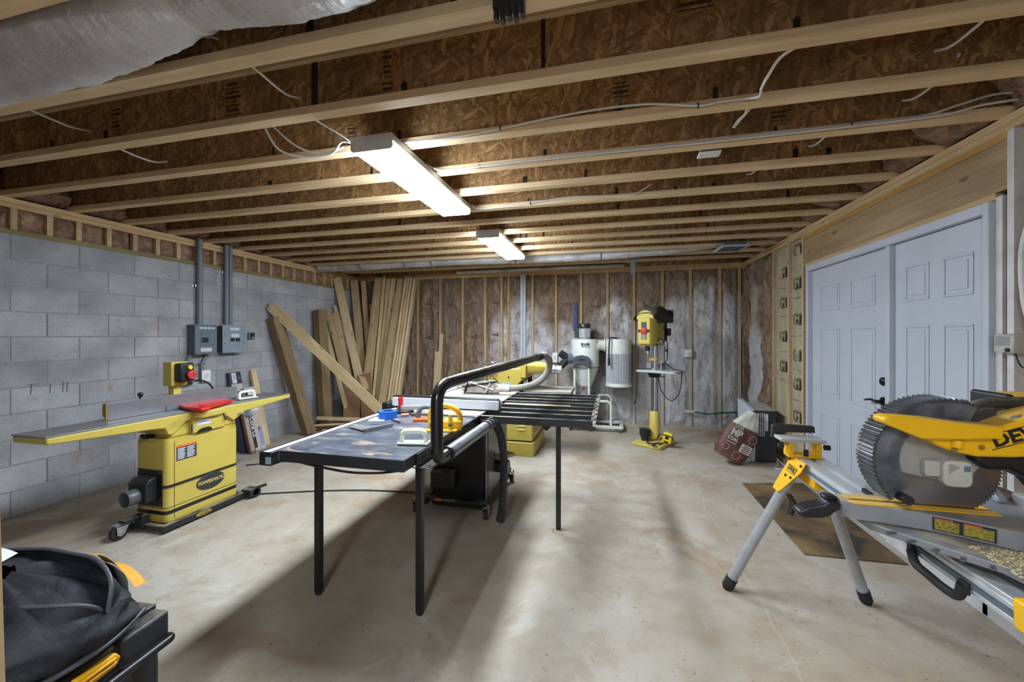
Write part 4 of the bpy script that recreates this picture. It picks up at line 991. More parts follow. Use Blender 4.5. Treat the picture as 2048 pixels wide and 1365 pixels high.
push_block('push_block', (-1.005, 1.93, TZ), R(10), 'ivory push block with finger grips on the near saw table', M['ivory'], None, .78)
bitm = empty('plug_cord_end', (-1.43, 2.56, TZ), R(20), 'small orange and black cable end beside the blue tape', 'cable end')
MB().cyl((0, 0, .012), (.05, .01, .012), .010, n=10).build('plug', plain('salmon', S(226, 130, 96), .5), bitm, smooth=50); MB().tube(bez([(.05, .01, .012), (.09, 0, .006), (.12, -.05, .005)]), .005, 8).build('cord', M['black_rough'], bitm, smooth=50)
# ------------------------------------------------------------------ planer behind the saw
pnr = empty('planer', (-1.25, 5.0, 0), 0, 'yellow thickness planer with louvred cabinet and dust hood behind the table saw', 'planer')
pb = wb_(MB().prism(rrect(-1.62, -.882, 4.655, 5.47, .03), 0, .165, 'z'), 'plinth', YL, pnr, bevel=.006, smooth=40)
pc_ = wb_(MB().prism(rrect(-1.60, -.905, 4.675, 5.44, .02), .185, .62, 'z'), 'cabinet', YL, pnr, smooth=40)
wb_(MB().box(-1.59, -.915, 4.685, 5.43, .165, .186), 'cabinet_gap', M['black'], pnr)
wb_(MB().box(-1.602, -.903, 4.672, 5.442, .515, .521), 'panel_seam', M['black'], pc_)
louv = MB().prism([(-.001, 0), (-.012, .004), (-.014, .012), (-.001, .026)], -.045, .045, 'x').mesh('louvre'); louv.materials.append(YL)
for i in range(4):
    o = bpy.data.objects.new('louvre', louv); COL.objects.link(o); o.parent = pc_; o.location = Vector((-1.03, 4.675, .30 + i * .045)) - woff(pc_)
for i in range(5):
    for j in range(3):
        o = bpy.data.objects.new('louvre', louv); COL.objects.link(o); o.parent = pc_; o.location = Vector((-.905, 4.82 + j * .14, .26 + i * .05)) - woff(pc_); o.rotation_euler = (0, 0, R(90)); o.scale = (.75, 1, .8)
wb_(MB().box(-1.56, -.94, 4.72, 5.38, .62, .70), 'bed_casting', M['black_dusty'], pnr, bevel=.01)
wb_(MB().box(-1.50, -1.0, 4.79, 5.32, .70, .765), 'bed', M['dust_iron'], pnr, bevel=.004)
wb_(MB().box(-2.05, -1.50, 4.79, 5.32, .72, .762), 'infeed_table', M['dust_iron'], pnr, bevel=.004)
wb_(MB().box(-1.0, -.46, 4.79, 5.32, .72, .762), 'outfeed_table', M['dust_iron'], pnr, bevel=.004)
for x in (-1.42, -1.06):
    for y in (4.78, 5.33): wb_(MB().cyl((x, y, .66), (x, y, 1.0), .030, n=16), 'column', M['black'], pnr, smooth=40)
hp = [(-1.415, .98), (-1.39, 1.035), (-1.05, 1.035), (-1.03, 1.0), (-1.03, .90), (-1.12, .815), (-1.30, .815), (-1.36, .90), (-1.415, .91)]
ph = wb_(MB().prism(hp, 4.71, 5.36, 'y'), 'head', YL, pnr, bevel=.008)
wb_(MB().prism([(-1.38, 1.035), (-1.06, 1.035), (-1.02, 1.10), (-1.30, 1.07)], 4.76, 5.30, 'y'), 'head_cover', YL, pnr, bevel=.008)
wb_(MB().box(-1.055, -.985, 4.69, 4.76, .93, 1.085), 'head_corner', YL, pnr, bevel=.006); wb_(MB().box(-1.46, -1.39, 4.69, 4.76, .89, 1.02), 'head_corner', YL, pnr, bevel=.006)
wb_(MB().box(-1.29, -1.17, 4.7065, 4.7095, .825, .865), 'maker_plate', plain('plate_blue', S(170, 190, 206), .4), ph)
wb_(disc((-1.20, 4.708, .93), (0, 1, 0), .010, .006, 10), 'bolt', M['black'], ph)
hw = wb_(MB().tube([(-1.42 + .085 * math.cos(R(a)), 4.66, 1.03 + .085 * math.sin(R(a))) for a in range(0, 361, 15)], .009, 8, False), 'handwheel', M['chrome'], pnr, smooth=60)
for a in (30, 150, 270): wb_(MB().cyl((-1.42, 4.67, 1.03), (-1.42 + .08 * math.cos(R(a)), 4.66, 1.03 + .08 * math.sin(R(a))), .008, n=8), 'spoke', M['chrome'], hw)
# dust hood: wide mouth tapering to a round port
hm = MB()
def hood(u, v):
    x = -1.02 + .30 * v; wY = (.28 * (1 - v) + .07 * v); wZ = (.075 * (1 - v) + .06 * v); a = 2 * math.pi * u
    e = 2.0 + 4 * (1 - v); ca, sa = math.cos(a), math.sin(a)
    r_ = (abs(ca) ** e + abs(sa) ** e) ** (-1 / e)
    return (x, 5.02 + wY * ca * r_, 1.035 - .02 * v + wZ * sa * r_)
hm.grid(32, 8, hood); wb_(hm, 'dust_hood', YL, pnr, smooth=50)
wb_(MB().cyl((-.72, 5.02, 1.015), (-.60, 5.02, 1.005), .056, n=24), 'dust_port', M['alu'], pnr, smooth=40)
wb_(MB().cyl((-.68, 5.02, 1.012), (-.665, 5.02, 1.011), .062, n=24), 'hose_clamp', M['chrome'], pnr, smooth=40)
# ------------------------------------------------------------------ dust collector
DW = plain('collector_white', S(206, 208, 200), .4, 0, .15, .03)
dc = empty('dust_collector', (-.25, 6.33, 0), 0, 'white cyclone dust collector with grey filter canister against the back wall', 'dust collector')
cxd, cyd = -.392, 6.36
wb_(MB().lathe([(.212, .945), (.214, .955), (.214, 1.36), (.205, 1.375), (0, 1.375)][::-1], (cxd, cyd, 0), 40), 'cyclone_drum', DW, dc, smooth=40)
wb_(MB().lathe([(.108, .66), (.208, .945), (.216, .945), (.216, .952)], (cxd, cyd, 0), 40), 'cyclone_cone', DW, dc, smooth=40)
wb_(MB().lathe([(.222, .938), (.222, .952)], (cxd, cyd, 0), 40), 'clamp_band', M['panel_grey'], dc, smooth=40)
mo = wb_(MB().lathe([(.0, 1.375), (.10, 1.375), (.10, 1.39), (.088, 1.40), (.088, 1.54), (.094, 1.545), (.094, 1.60), (.08, 1.615), (0, 1.618)], (-.405, cyd, 0), 32), 'motor', plain('motor_grey', S(160, 162, 164), .35, .4), dc, smooth=40)
for k in range(20):
    a = 2 * math.pi * k / 20; wb_(MB().box(-.405 + .088 * math.cos(a) - .003, -.405 + .088 * math.cos(a) + .003, cyd + .088 * math.sin(a) - .003, cyd + .088 * math.sin(a) + .003, 1.41, 1.535), 'fin', M['alu'], mo)
wb_(MB().lathe([(.096, 1.545), (.098, 1.55), (.098, 1.60), (.085, 1.618), (0, 1.62)], (-.405, cyd, 0), 32), 'fan_cover', plain('fan_cover', S(60, 60, 62), .3, .3), mo, smooth=40)
wb_(MB().box(-.55, -.485, cyd - .05, cyd + .05, 1.40, 1.56), 'switch_box', M['black'], dc, bevel=.006)
wb_(MB().box(-.44, -.32, cyd - .2155, cyd - .211, 1.255, 1.32), 'maker_plate', plain('plate_grey', S(150, 146, 148), .4), dc)
wb_(MB().box(-.44, -.32, cyd - .217, cyd - .2155, 1.288, 1.32), 'plate_field', M['black'], dc)
wt('lettering', 'JET', .028, lab_wh, dc, (-.38, cyd - .218, 1.304), LF, ext=.0004, bold=.0008, sx=1.6)
# push handle
hpoly = [(-.558, .945), (-.558, 1.08), (-.52, 1.12), (-.43, 1.14), (-.34, 1.12), (-.298, 1.08), (-.298, .945), (-.335, .945), (-.345, .985), (-.43, 1.0), (-.51, .985), (-.52, .945)]
wb_(MB().prism(hpoly, cyd - .275, cyd - .215, 'y'), 'push_handle', plain('handle_charcoal', S(62, 66, 74), .5), dc, bevel=.008)
wb_(MB().box(-.48, -.38, cyd - .278, cyd - .274, 1.055, 1.085), 'handle_recess', M['black'], dc)
# outlet elbow to filter
el = MB().tube(bez([(-.30, cyd - .05, 1.20), (-.24, cyd - .04, 1.255), (-.18, cyd - .01, 1.285), (-.12, cyd, 1.285), (-.05, cyd, 1.285)], 6), [.075 + .01 * min(1, i / 12) for i in range(25)], 24)
wb_(el, 'elbow', plain('elbow_cream', S(206, 200, 186), .45), dc, smooth=60)
wb_(MB().cyl((-.105, cyd, 1.285), (-.085, cyd, 1.285), .105, n=28), 'elbow_flange', DW, dc, smooth=40)
# inlet wye
iw = wb_(MB().cyl((-.59, cyd - .1, 1.075), (-.66, cyd - .13, 1.075), .075, n=24), 'inlet_wye', M['panel_grey'], dc, smooth=40)
wb_(MB().cyl((-.645, cyd - .12, 1.08), (-.76, cyd - .16, 1.165), .056, n=22), 'inlet_branch', M['black_rough'], dc, smooth=40)
wb_(MB().cyl((-.645, cyd - .12, 1.07), (-.75, cyd - .18, .965), .056, n=22), 'inlet_branch', M['black_rough'], dc, smooth=40)
# filter canister
fx, fy = .112, cyd
wb_(MB().lathe([(0, 1.376), (.186, 1.376), (.188, 1.37), (.188, 1.155), (0, 1.15)], (fx, fy, 0), 40), 'filter_hood', DW, dc, smooth=40)
pl = MB(); n_ = 96
pv = [(fx + (.188 if k % 2 else .180) * math.cos(2 * math.pi * k / n_), fy + (.188 if k % 2 else .180) * math.sin(2 * math.pi * k / n_)) for k in range(n_)]
wb_(MB().prism(pv, .71, 1.155, 'z'), 'filter_pleats', plain('filter_grey', S(164, 164, 166), .8), dc)
wb_(MB().lathe([(0, .66), (.20, .66), (.204, .668), (.196, .675), (.192, .715), (0, .72)], (fx, fy, 0), 40), 'filter_pan', DW, dc, smooth=40)
wb_(MB().lathe([(.206, .652), (.210, .66), (.206, .668)], (fx, fy, 0), 40), 'pan_band', M['panel_grey'], dc, smooth=40)
wb_(MB().tube(bez([(.09, fy, 1.39), (.02, fy - .15, 1.40), (-.02, fy - .205, 1.37), (-.03, fy - .21, 1.2), (-.03, fy - .21, 1.0)], 8), .011, 8), 'crank', M['black'], dc, smooth=60)
wb_(MB().cyl((-.03, fy - .21, 1.10), (-.03, fy - .21, .985), .017, n=12), 'crank_grip', M['black_rough'], dc, smooth=50)
# stand, drum, base
for x in (-.535, -.321): wb_(MB().cyl((x, 6.14, .10), (x, 6.14, .95), .018, n=14), 'stand_post', DW, dc, smooth=50)
wb_(MB().tube(fillet([(-.30, 6.16, .45), (0, 6.16, .45), (0, 6.16, .09)], .08, 6), .02, 12), 'stand_rail', DW, dc, smooth=60)
wb_(MB().tube(fillet([(-.25, 6.48, .50), (.0, 6.48, .50), (.0, 6.48, .09)], .08, 6), .018, 12), 'stand_rail', DW, dc, smooth=60)
wb_(MB().lathe([(.0, .10), (.185, .10), (.19, .12), (.19, .50), (.195, .52), (0, .53)], (cxd, cyd, 0), 36), 'dust_drum', plain('drum_black', S(40, 40, 42), .5, 0, .3), dc, smooth=40)
fxh = MB(); P_ = [(cxd, cyd, .52 + .012 * i) for i in range(13)]
wb_(MB().tube(P_, [.12 + .008 * (i % 2) for i in range(13)], 30), 'flex_sleeve', plain('sleeve', S(120, 122, 124), .5), dc, smooth=30)
wb_(MB().cyl((-.43, cyd - .13, .60), (-.40, cyd - .14, .66), .007, n=8), 'clamp_screw', M['red'], dc)
bs = MB(); bs.box(-.63, .175, 6.12, 6.17, .055, .092); bs.box(-.63, .175, 6.50, 6.55, .055, .092); bs.box(-.63, -.58, 6.17, 6.50, .055, .09); bs.box(.125, .175, 6.17, 6.50, .055, .09)
wb_(bs, 'base_frame', DW, dc, bevel=.003)
for x, y in ((-.60, 6.13), (-.30, 6.13), (.13, 6.13), (.14, 6.53), (-.6, 6.53)):
    wb_(disc((x, y, .026), (1, 0, 0), .026, .022, 16), 'caster_wheel', M['black_rough'], dc, smooth=40); wb_(MB().box(x - .016, x + .016, y - .014, y + .014, .03, .056), 'caster_fork', M['chrome'], dc)
# ------------------------------------------------------------------ drill press
dr = empty('drill_press', (.56, 5.62, 0), R(-31), 'yellow and black floor drill press with chrome column by the back wall', 'drill press')
def d_(mb, n_, m_, **k): return mb.build(n_, m_, dr, **k)
d_(MB().prism(rrect(-.195, .195, -.255, .215, .03), 0, .045, 'z'), 'base', YL, bevel=.008, smooth=40)
d_(MB().prism(rrect(-.15, .15, -.22, .17, .02), .045, .062, 'z'), 'base_top', YL, bevel=.006, smooth=40)
d_(MB().lathe([(.075, .06), (.072, .10), (.062, .43), (.058, .435), (0, .436)], (0, 0, 0), 28), 'column_sleeve', YL, smooth=40)
d_(MB().cyl((0, 0, .43), (0, 0, 1.45), .046, n=28), 'column', M['chrome'], smooth=40)
d_(MB().cyl((.075, .03, .95), (.075, .03, 1.36), .012, n=10), 'rack', M['alu'], smooth=40)
d_(MB().lathe([(.05, 1.10), (.056, 1.105), (.056, 1.13), (.05, 1.135)], (0, 0, 0), 24), 'collar', YL, smooth=40)
d_(MB().prism(rrect(-.17, .36, -.20, .13, .03), .955, .982, 'z'), 'table', M['alu_dusty'], bevel=.003, smooth=40)
d_(MB().box(-.17, .36, .118, .132, .98, 1.06), 'table_fence', plain('fence_grey', S(130, 132, 134), .5, .2), bevel=.002)
d_(MB().prism([(-.10, .955), (.09, .955), (.06, .91), (.055, .88), (-.055, .88), (-.06, .91)], -.055, .055, 'y'), 'table_bracket', M['black'], bevel=.008)
d_(MB().cyl((.06, 0, .90), (.15, -.02, .895), .008, n=8), 'table_lever', M['alu'], smooth=50)
hb2 = d_(MB().box(-.085, .085, -.27, .12, 1.30, 1.64), 'head', YL, bevel=.015)
d_(MB().prism([(-.075, -.30), (.075, -.30), (.105, -.26), (.105, -.14), (-.105, -.14), (-.105, -.26)], 1.325, 1.66, 'z'), 'front_panel', YL, bevel=.006)
fcp = arc(0, 1.64, .118, 0, 180, 14)
d_(MB().prism(fcp, -.275, -.12, 'y'), 'front_cowl', YL, bevel=.008)
cowl = MB().grid(18, 16, lambda u, v: ((.15 + .02 * math.sin(math.pi * v)) * math.cos(math.pi * u), -.285 + .52 * v, 1.63 + (.225 - .07 * max(0, v - .45) * 1.6) * (math.sin(math.pi * u) ** .75) * (math.sin(math.pi * min(1, .10 + v * 1.6) / 2) ** .5 if v < .6 else (1 - ((v - .6) / .4) ** 4 * .35))))
d_(cowl, 'belt_cover', plain('cover_black', S(52, 50, 50), .55, 0, .35, .1), smooth=70)
d_(MB().prism([(-.15, 1.60), (.15, 1.60), (.155, 1.64), (-.155, 1.64)], -.15, .235, 'y'), 'cover_base', M['black'], bevel=.006)
d_(MB().box(-.15, .15, .231, .236, 1.62, 1.78), 'cover_back', M['black'])
d_(MB().box(-.034, .034, -.304, -.2995, 1.385, 1.605), 'speed_chart', lab_dk)
for i in range(8): d_(MB().box(-.028, .028, -.3055, -.3035, 1.392 + i * .012, 1.396 + i * .012), 'chart_line', lab_wh)
d_(MB().box(-.075, .075, -.306, -.299, 1.475, 1.51), 'switch_plate', M['black'])
d_(MB().lathe([(0, 0), (.044, 0), (.046, .006), (.04, .02), (.018, .022), (.014, .018), (0, .018)], (0, -.30, 1.492), 20, Matrix.Rotation(R(90), 3, 'X')), 'stop_paddle', M['red_dull'], smooth=40)
d_(MB().cyl((0, -.20, 1.31), (0, -.20, 1.235), .030, n=18), 'quill', M['black'], smooth=40)
d_(MB().lathe([(0, 1.14), (.010, 1.14), (.018, 1.16), (.026, 1.175), (.026, 1.215), (.020, 1.24), (0, 1.24)], (0, -.20, 0), 18), 'chuck', M['chrome'], smooth=40)
d_(MB().cyl((.08, -.10, 1.36), (.16, -.10, 1.36), .030, n=16), 'feed_hub', M['chrome'], smooth=40); d_(MB().cyl((-.08, -.12, 1.37), (-.13, -.12, 1.37), .018, n=14), 'depth_stop', M['chrome'], smooth=40)
for a in (75, 195, 315):
    p = (.15, -.10 + .17 * math.cos(R(a)), 1.36 + .17 * math.sin(R(a)))
    d_(MB().cyl((.15, -.10, 1.36), p, .006, n=8), 'feed_arm', M['chrome'], smooth=40); d_(MB().lathe([(0, -.018), (.014, -.012), (.017, 0), (.014, .012), (0, .018)], p, 12), 'feed_knob', M['black'], smooth=60)
d_(MB().cyl((0, .20, 1.36), (0, .20, 1.60), .075, n=24), 'motor', M['black'], smooth=40); d_(MB().box(.07, .12, .16, .24, 1.43, 1.53), 'motor_box', M['black'], bevel=.006)
d_(MB().tube(bez([(.12, .10, 1.40), (.12, .12, 1.2), (.10, .10, 1.08), (-.02, 0, 1.0), (-.14, -.1, .99), (-.17, -.14, .97), (-.175, -.15, .75), (-.185, -.16, .58), (-.20, -.16, .55)], 6), .006, 7), 'power_cord', M['black_rough'], smooth=60)
d_(MB().box(-.215, -.185, -.17, -.15, .52, .555), 'plug', M['black_rough'], bevel=.004)
d_(MB().tube(bez([(.10, .10, 1.07), (.22, .08, .995), (.34, .02, .99), (.36, 0, .95), (.33, -.02, .70), (.22, -.02, .60), (.10, -.02, .72), (.05, -.02, .93)], 6), .006, 7), 'spare_cord', M['black_rough'], smooth=60)
# things on the drill press base
el_ = empty('hose_coupler', (.43, 5.53, .063), 0, 'black ribbed hose coupler standing on the drill press base', 'hose coupler')
MB().lathe([(.045, 0), (.048, .04), (.052, .05), (.066, .07), (.068, .15), (.060, .15), (.058, .075), (0, .07)], (0, 0, 0), 24).build('body', M['black_rough'], el_, smooth=40)
MB().lathe([(.070, .135), (.071, .14), (.071, .15), (.066, .152)], (0, 0, 0), 24).build('rim', M['black'], el_, smooth=40)
tm = empty('tape_measure', (.69, 5.48, .062), R(-25), 'yellow tape measure on the drill press base', 'tape measure'); tm.rotation_euler = (0, R(14), R(-25))
MB().prism(rrect(-.055, .055, 0, .13, .02), -.03, .03, 'y').build('case', plain('tape_yellow', S(236, 210, 30), .4), tm, bevel=.006)
MB().box(-.022, .022, -.0315, -.03, .05, .09).build('label', M['black'], tm); MB().box(-.03, .03, -.032, -.03, .01, .025).build('blade_slot', M['black'], tm)
cd = MB().tube(bez([(.60, 5.40, .075), (.52, 5.36, .07), (.44, 5.38, .075), (.50, 5.48, .08), (.58, 5.52, .09), (.60, 5.44, .17), (.72, 5.40, .16), (.76, 5.46, .10), (.66, 5.42, .07), (.50, 5.34, .055), (.56, 5.28, .05)], 6), .007, 7).build('cable_coil', M['black_rough'], smooth=60); tag(cd, 'loose black cable on the drill press base', 'cable')
# ------------------------------------------------------------------ back wall fittings
wo = empty('wall_outlet', (1.14, YB - .02, 1.16), 0, 'white outlet box on a stud right of the drill press', 'outlet')
MB().box(-.05, .05, -.03, .03, -.055, .055).build('box', M['white_plastic'], wo, bevel=.004); MB().cyl((.01, -.031, -.005), (.01, -.05, -.005), .028, n=18).build('socket', M['old_white'], wo, smooth=40)
w2 = empty('wall_outlet', (-.895, YB - .02, 1.06), 0, 'small white outlet box on the back wall above the saw arm', 'outlet')
MB().box(-.04, .04, -.02, .03, -.07, .09).build('box', M['white_plastic'], w2, bevel=.004); MB().box(-.02, .02, -.023, -.02, -.04, .04).build('socket', M['old_white'], w2)
wp = MB(); wp.box(-.046, .046, -.012, .012, 0, 1.58); 
wpo = wp.build('white_channel', M['white_paint'], bevel=.003, loc=(-1.425, YB - .05, ZC - .06 - 1.58)); tag(wpo, 'tall white vertical channel strip on the back wall', 'channel strip')
MB().box(-.004, .004, -.014, -.012, .05, 1.53).build('groove', M['panel_grey'], wpo)
bl = MB().box(-.03, .03, -.012, 0, 0, .48).build('blue_strip', plain('blue_paint', S(44, 62, 108), .6), loc=(-.565, YB - .005, 1.50)); tag(bl, 'blue painted strip behind the dust collector motor', 'strip')
hs = empty('hose_pipe', (1.13, YB - .06, .28), 0, 'green garden hose run low across the back wall studs', 'hose')
MB().tube(bez([(0, .02, .0), (.12, 0, -.005), (.28, -.02, -.02), (.45, 0, .0), (.62, 0, .015), (.72, .02, .02)], 6), .012, 10).build('hose', plain('hose_green', S(30, 96, 78), .5), hs, smooth=60)
MB().cyl((-.05, .0, 0), (.09, .0, 0), .02, n=14).build('spigot', plain('pvc_cream', S(210, 196, 178), .5), hs, smooth=40)
# ------------------------------------------------------------------ air conditioner, bag, mat, door chime
ac = empty('air_conditioner', (1.68, 5.20, 0), 0, 'black and silver window air conditioner standing on end in the corner', 'air conditioner')
wb_(MB().box(1.578, 1.80, 5.075, 5.50, .02, .585), 'housing', plain('ac_black', S(40, 42, 48), .5, 0, .3), ac, bevel=.006)
wb_(MB().prism([(5.05, .012), (5.05, .60), (5.50, .66), (5.50, .012)], 1.52, 1.578, 'x'), 'front_bezel', plain('ac_silver', S(172, 176, 182), .4), ac, bevel=.008)
wb_(MB().prism([(5.075, .586), (5.50, .62), (5.50, .586)], 1.578, 1.80, 'x'), 'top_cover', plain('ac_top', S(150, 146, 138), .6), ac)
grl = ac
for i in range(5): wb_(MB().box(1.592 + i * .019, 1.600 + i * .019, 5.068, 5.076, .30, .56), 'grille_bar', lab_wh, ac)
for z in (.36, .44, .52): wb_(MB().box(1.585, 1.675, 5.070, 5.077, z, z + .004), 'grille_rail', lab_wh, ac)
wb_(MB().box(1.682, 1.712, 5.070, 5.075, .36, .55), 'side_label', lab_wh, ac)
wb_(MB().tube(bez([(1.80, 5.08, .03), (1.79, 5.0, .01), (1.74, 4.92, .008), (1.72, 4.86, .008), (1.80, 4.84, .008), (1.84, 4.9, .01), (1.81, 5.02, .04), (1.80, 5.07, .06)], 6), .006, 7), 'power_cord', M['cable'], ac, smooth=60)
bgm_ = plain('bag_brown', S(98, 60, 54), .6, 0, 0, .1, 6); bgw = plain('bag_white', S(190, 188, 176), .6, 0, 0, .06, 5)
bg_ = empty('charcoal_bag', (1.265, 4.96, .070), 0, 'brown and cream paper bag of charcoal slumped beside the air conditioner', 'bag')
def bagf(z0_, z1_, nv):
    def fn(u, v):
        z = z0_ + (z1_ - z0_) * v; a = 2 * math.pi * u; t = z / .62
        wX = .185 * (1 - .05 * t) if t < .55 else .185 * (1 - .03) - (t - .55) * .30
        wY = .11 * (1 - t * .75) + .012
        if t < .12: wX *= .86 + t * 1.2; wY *= .9
        e = 3.0; ca, sa = math.cos(a), math.sin(a); r_ = (abs(ca) ** e + abs(sa) ** e) ** (-1 / e)
        nz = .014 * fn3(ca * 2, sa * 2, z * 8, 1.4) + .008 * fn3(ca * 5, sa * 5, z * 20, 1)
        x, y = (wX + nz) * ca * r_, (wY + nz) * sa * r_
        return (x + .05 * z, y + .04 * z, z * .97)
    return MB().grid(40, nv, fn)
bb_ = bagf(0.0, .40, 18); bb_.build('printed_paper', bgm_, bg_, smooth=70); bagf(.40, .60, 12).build('paper_top', bgw, bg_, smooth=70)
MB().prism(rrect(-.15, .15, -.08, .08, .04), .002, .012, 'z').build('bottom', bgm_, bg_)
tr_ = (R(84), 0, R(2))
text('lettering', 'OOD', .05, bgw, bg_, (-.075, -.122, .365), tr_, .001, .001, 0, .85)
text('lettering', 'MP', .11, bgw, bg_, (-.075, -.127, .295), tr_, .001, .004, 0, .9)
text('lettering', 'COAL', .055, bgw, bg_, (-.085, -.132, .225), tr_, .001, .002, 0, .85)
MB().box(-.15, -.03, -.136, -.134, .178, .186).build('printed_rule', bgw, bg_)
for (x, z, r_) in ((.115, .30, .042), (-.12, .12, .035), (.03, .075, .042)):
    MB().tube([(x + r_ * math.cos(R(a)), -.138 + .04 * (z - .1), z + r_ * math.sin(R(a))) for a in range(0, 361, 20)], .003, 6, False).build('printed_ring', plain('print_tan', S(176, 140, 126), .7), bg_, smooth=50)
MB().box(.03, .15, -.1385, -.136, .13, .225).build('printed_panel', bgw, bg_)
for q in range(4): MB().box(.045 + .01 * (q % 2), .138, -.140, -.1384, .142 + q * .02, .153 + q * .02).build('printed_row', bgm_, bg_)
MB().box(.015, .045, .0, .03, .565, .60).build('tie', M['hardware'], bg_)
bg_.rotation_euler = (0, R(26), 0); bg_.scale = (.9, .85, 1.0)
rug = MB().prism([(1.228, 3.01), (1.80, 3.03), (1.80, 4.45), (1.232, 4.31)], 0.0005, .008, 'z')
def mk_rug():
    n = NT('door_mat'); v = n.world(); a = n.noise(v, 2.6, 5, .6, .5); f = n.noise(v, 160, 3, .7)
    c = n.ramp(a.outputs[0], [(.38, S(46, 40, 30)), (.50, S(104, 80, 50)), (.65, S(132, 104, 68))])
    c = n.mix(n.ramp(f.outputs[0], [(.4, BLK), (.7, (.5, .5, .5, 1))]), c, S(84, 62, 36))
    c = n.mix(n.ramp(n.noise(v, 40, 5, .8).outputs[0], [(.64, BLK), (.70, WHT)]), c, S(190, 170, 130))
    n.bump(f.outputs[0], .6, .006); return n.set(c, .95, 0)
rg = rug.build('door_mat', mk_rug()); tag(rg, 'brown dusty door mat on the floor before the white doors', 'door mat')
ch = empty('wall_speaker', (XR - .06, 2.45, 1.395), 0, 'grey slotted speaker box on the post right of the doors', 'speaker box')
wb_(MB().box(1.835, XR - .003, 2.40, 2.50, 1.352, 1.442), 'case', plain('chime_beige', S(168, 164, 154), .5), ch, bevel=.006); ch.rotation_euler = (R(3), 0, 0)
for i in range(7): wb_(MB().box(1.8335, 1.836, 2.415, 2.488, 1.388 + i * .0065, 1.391 + i * .0065), 'slot', M['panel_grey'], ch)
wb_(MB().cyl((1.835, 2.422, 1.368), (1.828, 2.422, 1.368), .010, n=16), 'knob', M['black'], ch, smooth=40)
wb_(MB().tube(bez([(1.86, 2.42, 1.355), (1.86, 2.40, 1.31), (1.85, 2.36, 1.29), (1.86, 2.32, 1.30)], 5), .003, 6), 'wire', M['hardware'], ch, smooth=60)
# ------------------------------------------------------------------ mitre saw stand
DY = M['dw_yellow']
sd = empty('saw_stand', (1.03, 1.6, 0), 0, 'aluminium mitre saw stand with yellow leg brackets and tubular legs', 'saw stand')
bx0, bx1, bz0, bz1, by0, by1 = .965, 1.095, .722, .785, .20, 2.52
bm_ = MB()
# extrusion: two top lands with a groove, ribbed sides
prof = [(bx0, bz0), (bx0, bz0 + .012), (bx0 + .006, bz0 + .016), (bx0 + .006, bz0 + .030), (bx0, bz0 + .034), (bx0, bz0 + .046), (bx0 + .005, bz0 + .05), (bx0, bz0 + .054), (bx0, bz1),
        (bx0 + .052, bz1), (bx0 + .054, bz1 - .014), (bx0 + .072, bz1 - .014), (bx0 + .074, bz1), (bx1, bz1), (bx1, bz0)]
wb_(MB().prism(prof, by0, by1, 'y'), 'beam', plain('beam_alu', S(204, 206, 210), .34, .45, .3, .03, 8), sd, bevel=.0012, seg=1)
bm = sd.children[-1]
wb_(MB().box(bx0 - .0015, bx0 + .004, by0, by1 - .2, bz0 + .017, bz0 + .029), 'beam_groove', M['panel_grey'], bm)
wb_(MB().box(bx0 - .002, bx1 + .002, by1, by1 + .012, bz0 - .002, bz1 - .002), 'beam_cap', M['black_rough'], bm, bevel=.003)
def leg(foot, top, sgn, bracket):
    f_, t_ = Vector(foot), Vector(top); ax = (t_ - f_).normalized()
    l_ = wb_(MB().tube([f_ + ax * .05, t_], [.026, .026], 20), 'leg', plain('leg_grey', S(168, 170, 172), .4, .35), sd, smooth=50)
    wb_(MB().tube([f_ - ax * .0 + Vector((0, 0, .0)), f_ + ax * .02, f_ + ax * .075], [.020, .030, .030], 18), 'foot', M['black_rough'], l_, smooth=50)
    if bracket:
        # plate in the plane of the leg and the beam direction, with the maker's name
        v = -ax; u = Vector((0, -1, 0)); nrm = u.cross(v).normalized(); 
        if nrm.x > 0: nrm = -nrm
        org = t_ + nrm * .030
        pl2 = [(-.025, -.03), (.135, -.035), (.135, .02), (.05, .165), (.03, .175), (-.03, .175), (-.035, .16)]
        m = MB(); n_ = len(pl2)
        for d in (0, .006): m.v += [tuple(org + u * a + v * b + nrm * d) for a, b in pl2]
        m.f += [tuple(range(n_))[::-1], tuple(range(n_, 2 * n_))] + [(i, (i + 1) % n_, n_ + (i + 1) % n_, n_ + i) for i in range(n_)]
        bk_ = wb_(m, 'leg_bracket', DY, sd, bevel=.002)
        for a, b in ((-.012, -.01), (.115, -.01), (.03, .075), (.085, .07)):
            c0 = org + u * a + v * b + nrm * .007; wb_(MB().cyl(c0, c0 + nrm * .004, .007, n=10), 'rivet', M['hardware'], bk_)
        for (a0, a1, b0, b1) in ((.0, .105, .012, .015), (.0, .105, .047, .050)):
            m = MB()
            for d in (.0062, .0072): m.v += [tuple(org + u * a + v * b + nrm * d) for a, b in ((a0, b0), (a1, b0), (a1, b1), (a0, b1))]
            m.f += [(3, 2, 1, 0), (4, 5, 6, 7), (0, 1, 5, 4), (1, 2, 6, 5), (2, 3, 7, 6), (3, 0, 4, 7)]
            wb_(m, 'name_border', M['black'], bk_)
        tx = text('lettering', 'DEWALT', .034, M['black'], bk_, (0, 0, 0), (0, 0, 0), .0004, .0012, 0, .78)
        Mx = Matrix((u, -v, nrm)).transposed().to_4x4(); Mx.translation = org + u * .053 + v * .031 + nrm * .0068 - woff(bk_)
        tx.matrix_local = Mx @ Matrix.Diagonal((.78, 1, 1, 1))
        c0 = t_ - ax * .17
        wb_(MB().tube(bez([c0 + Vector((.02, -.03, 0)), c0 + Vector((.035, -.045, -.04)), c0 + Vector((.02, -.05, -.10))], 5), [.012] * 4 + [.016] * 7, 10), 'release_lever', M['black_rough'], sd, smooth=60)
    return l_
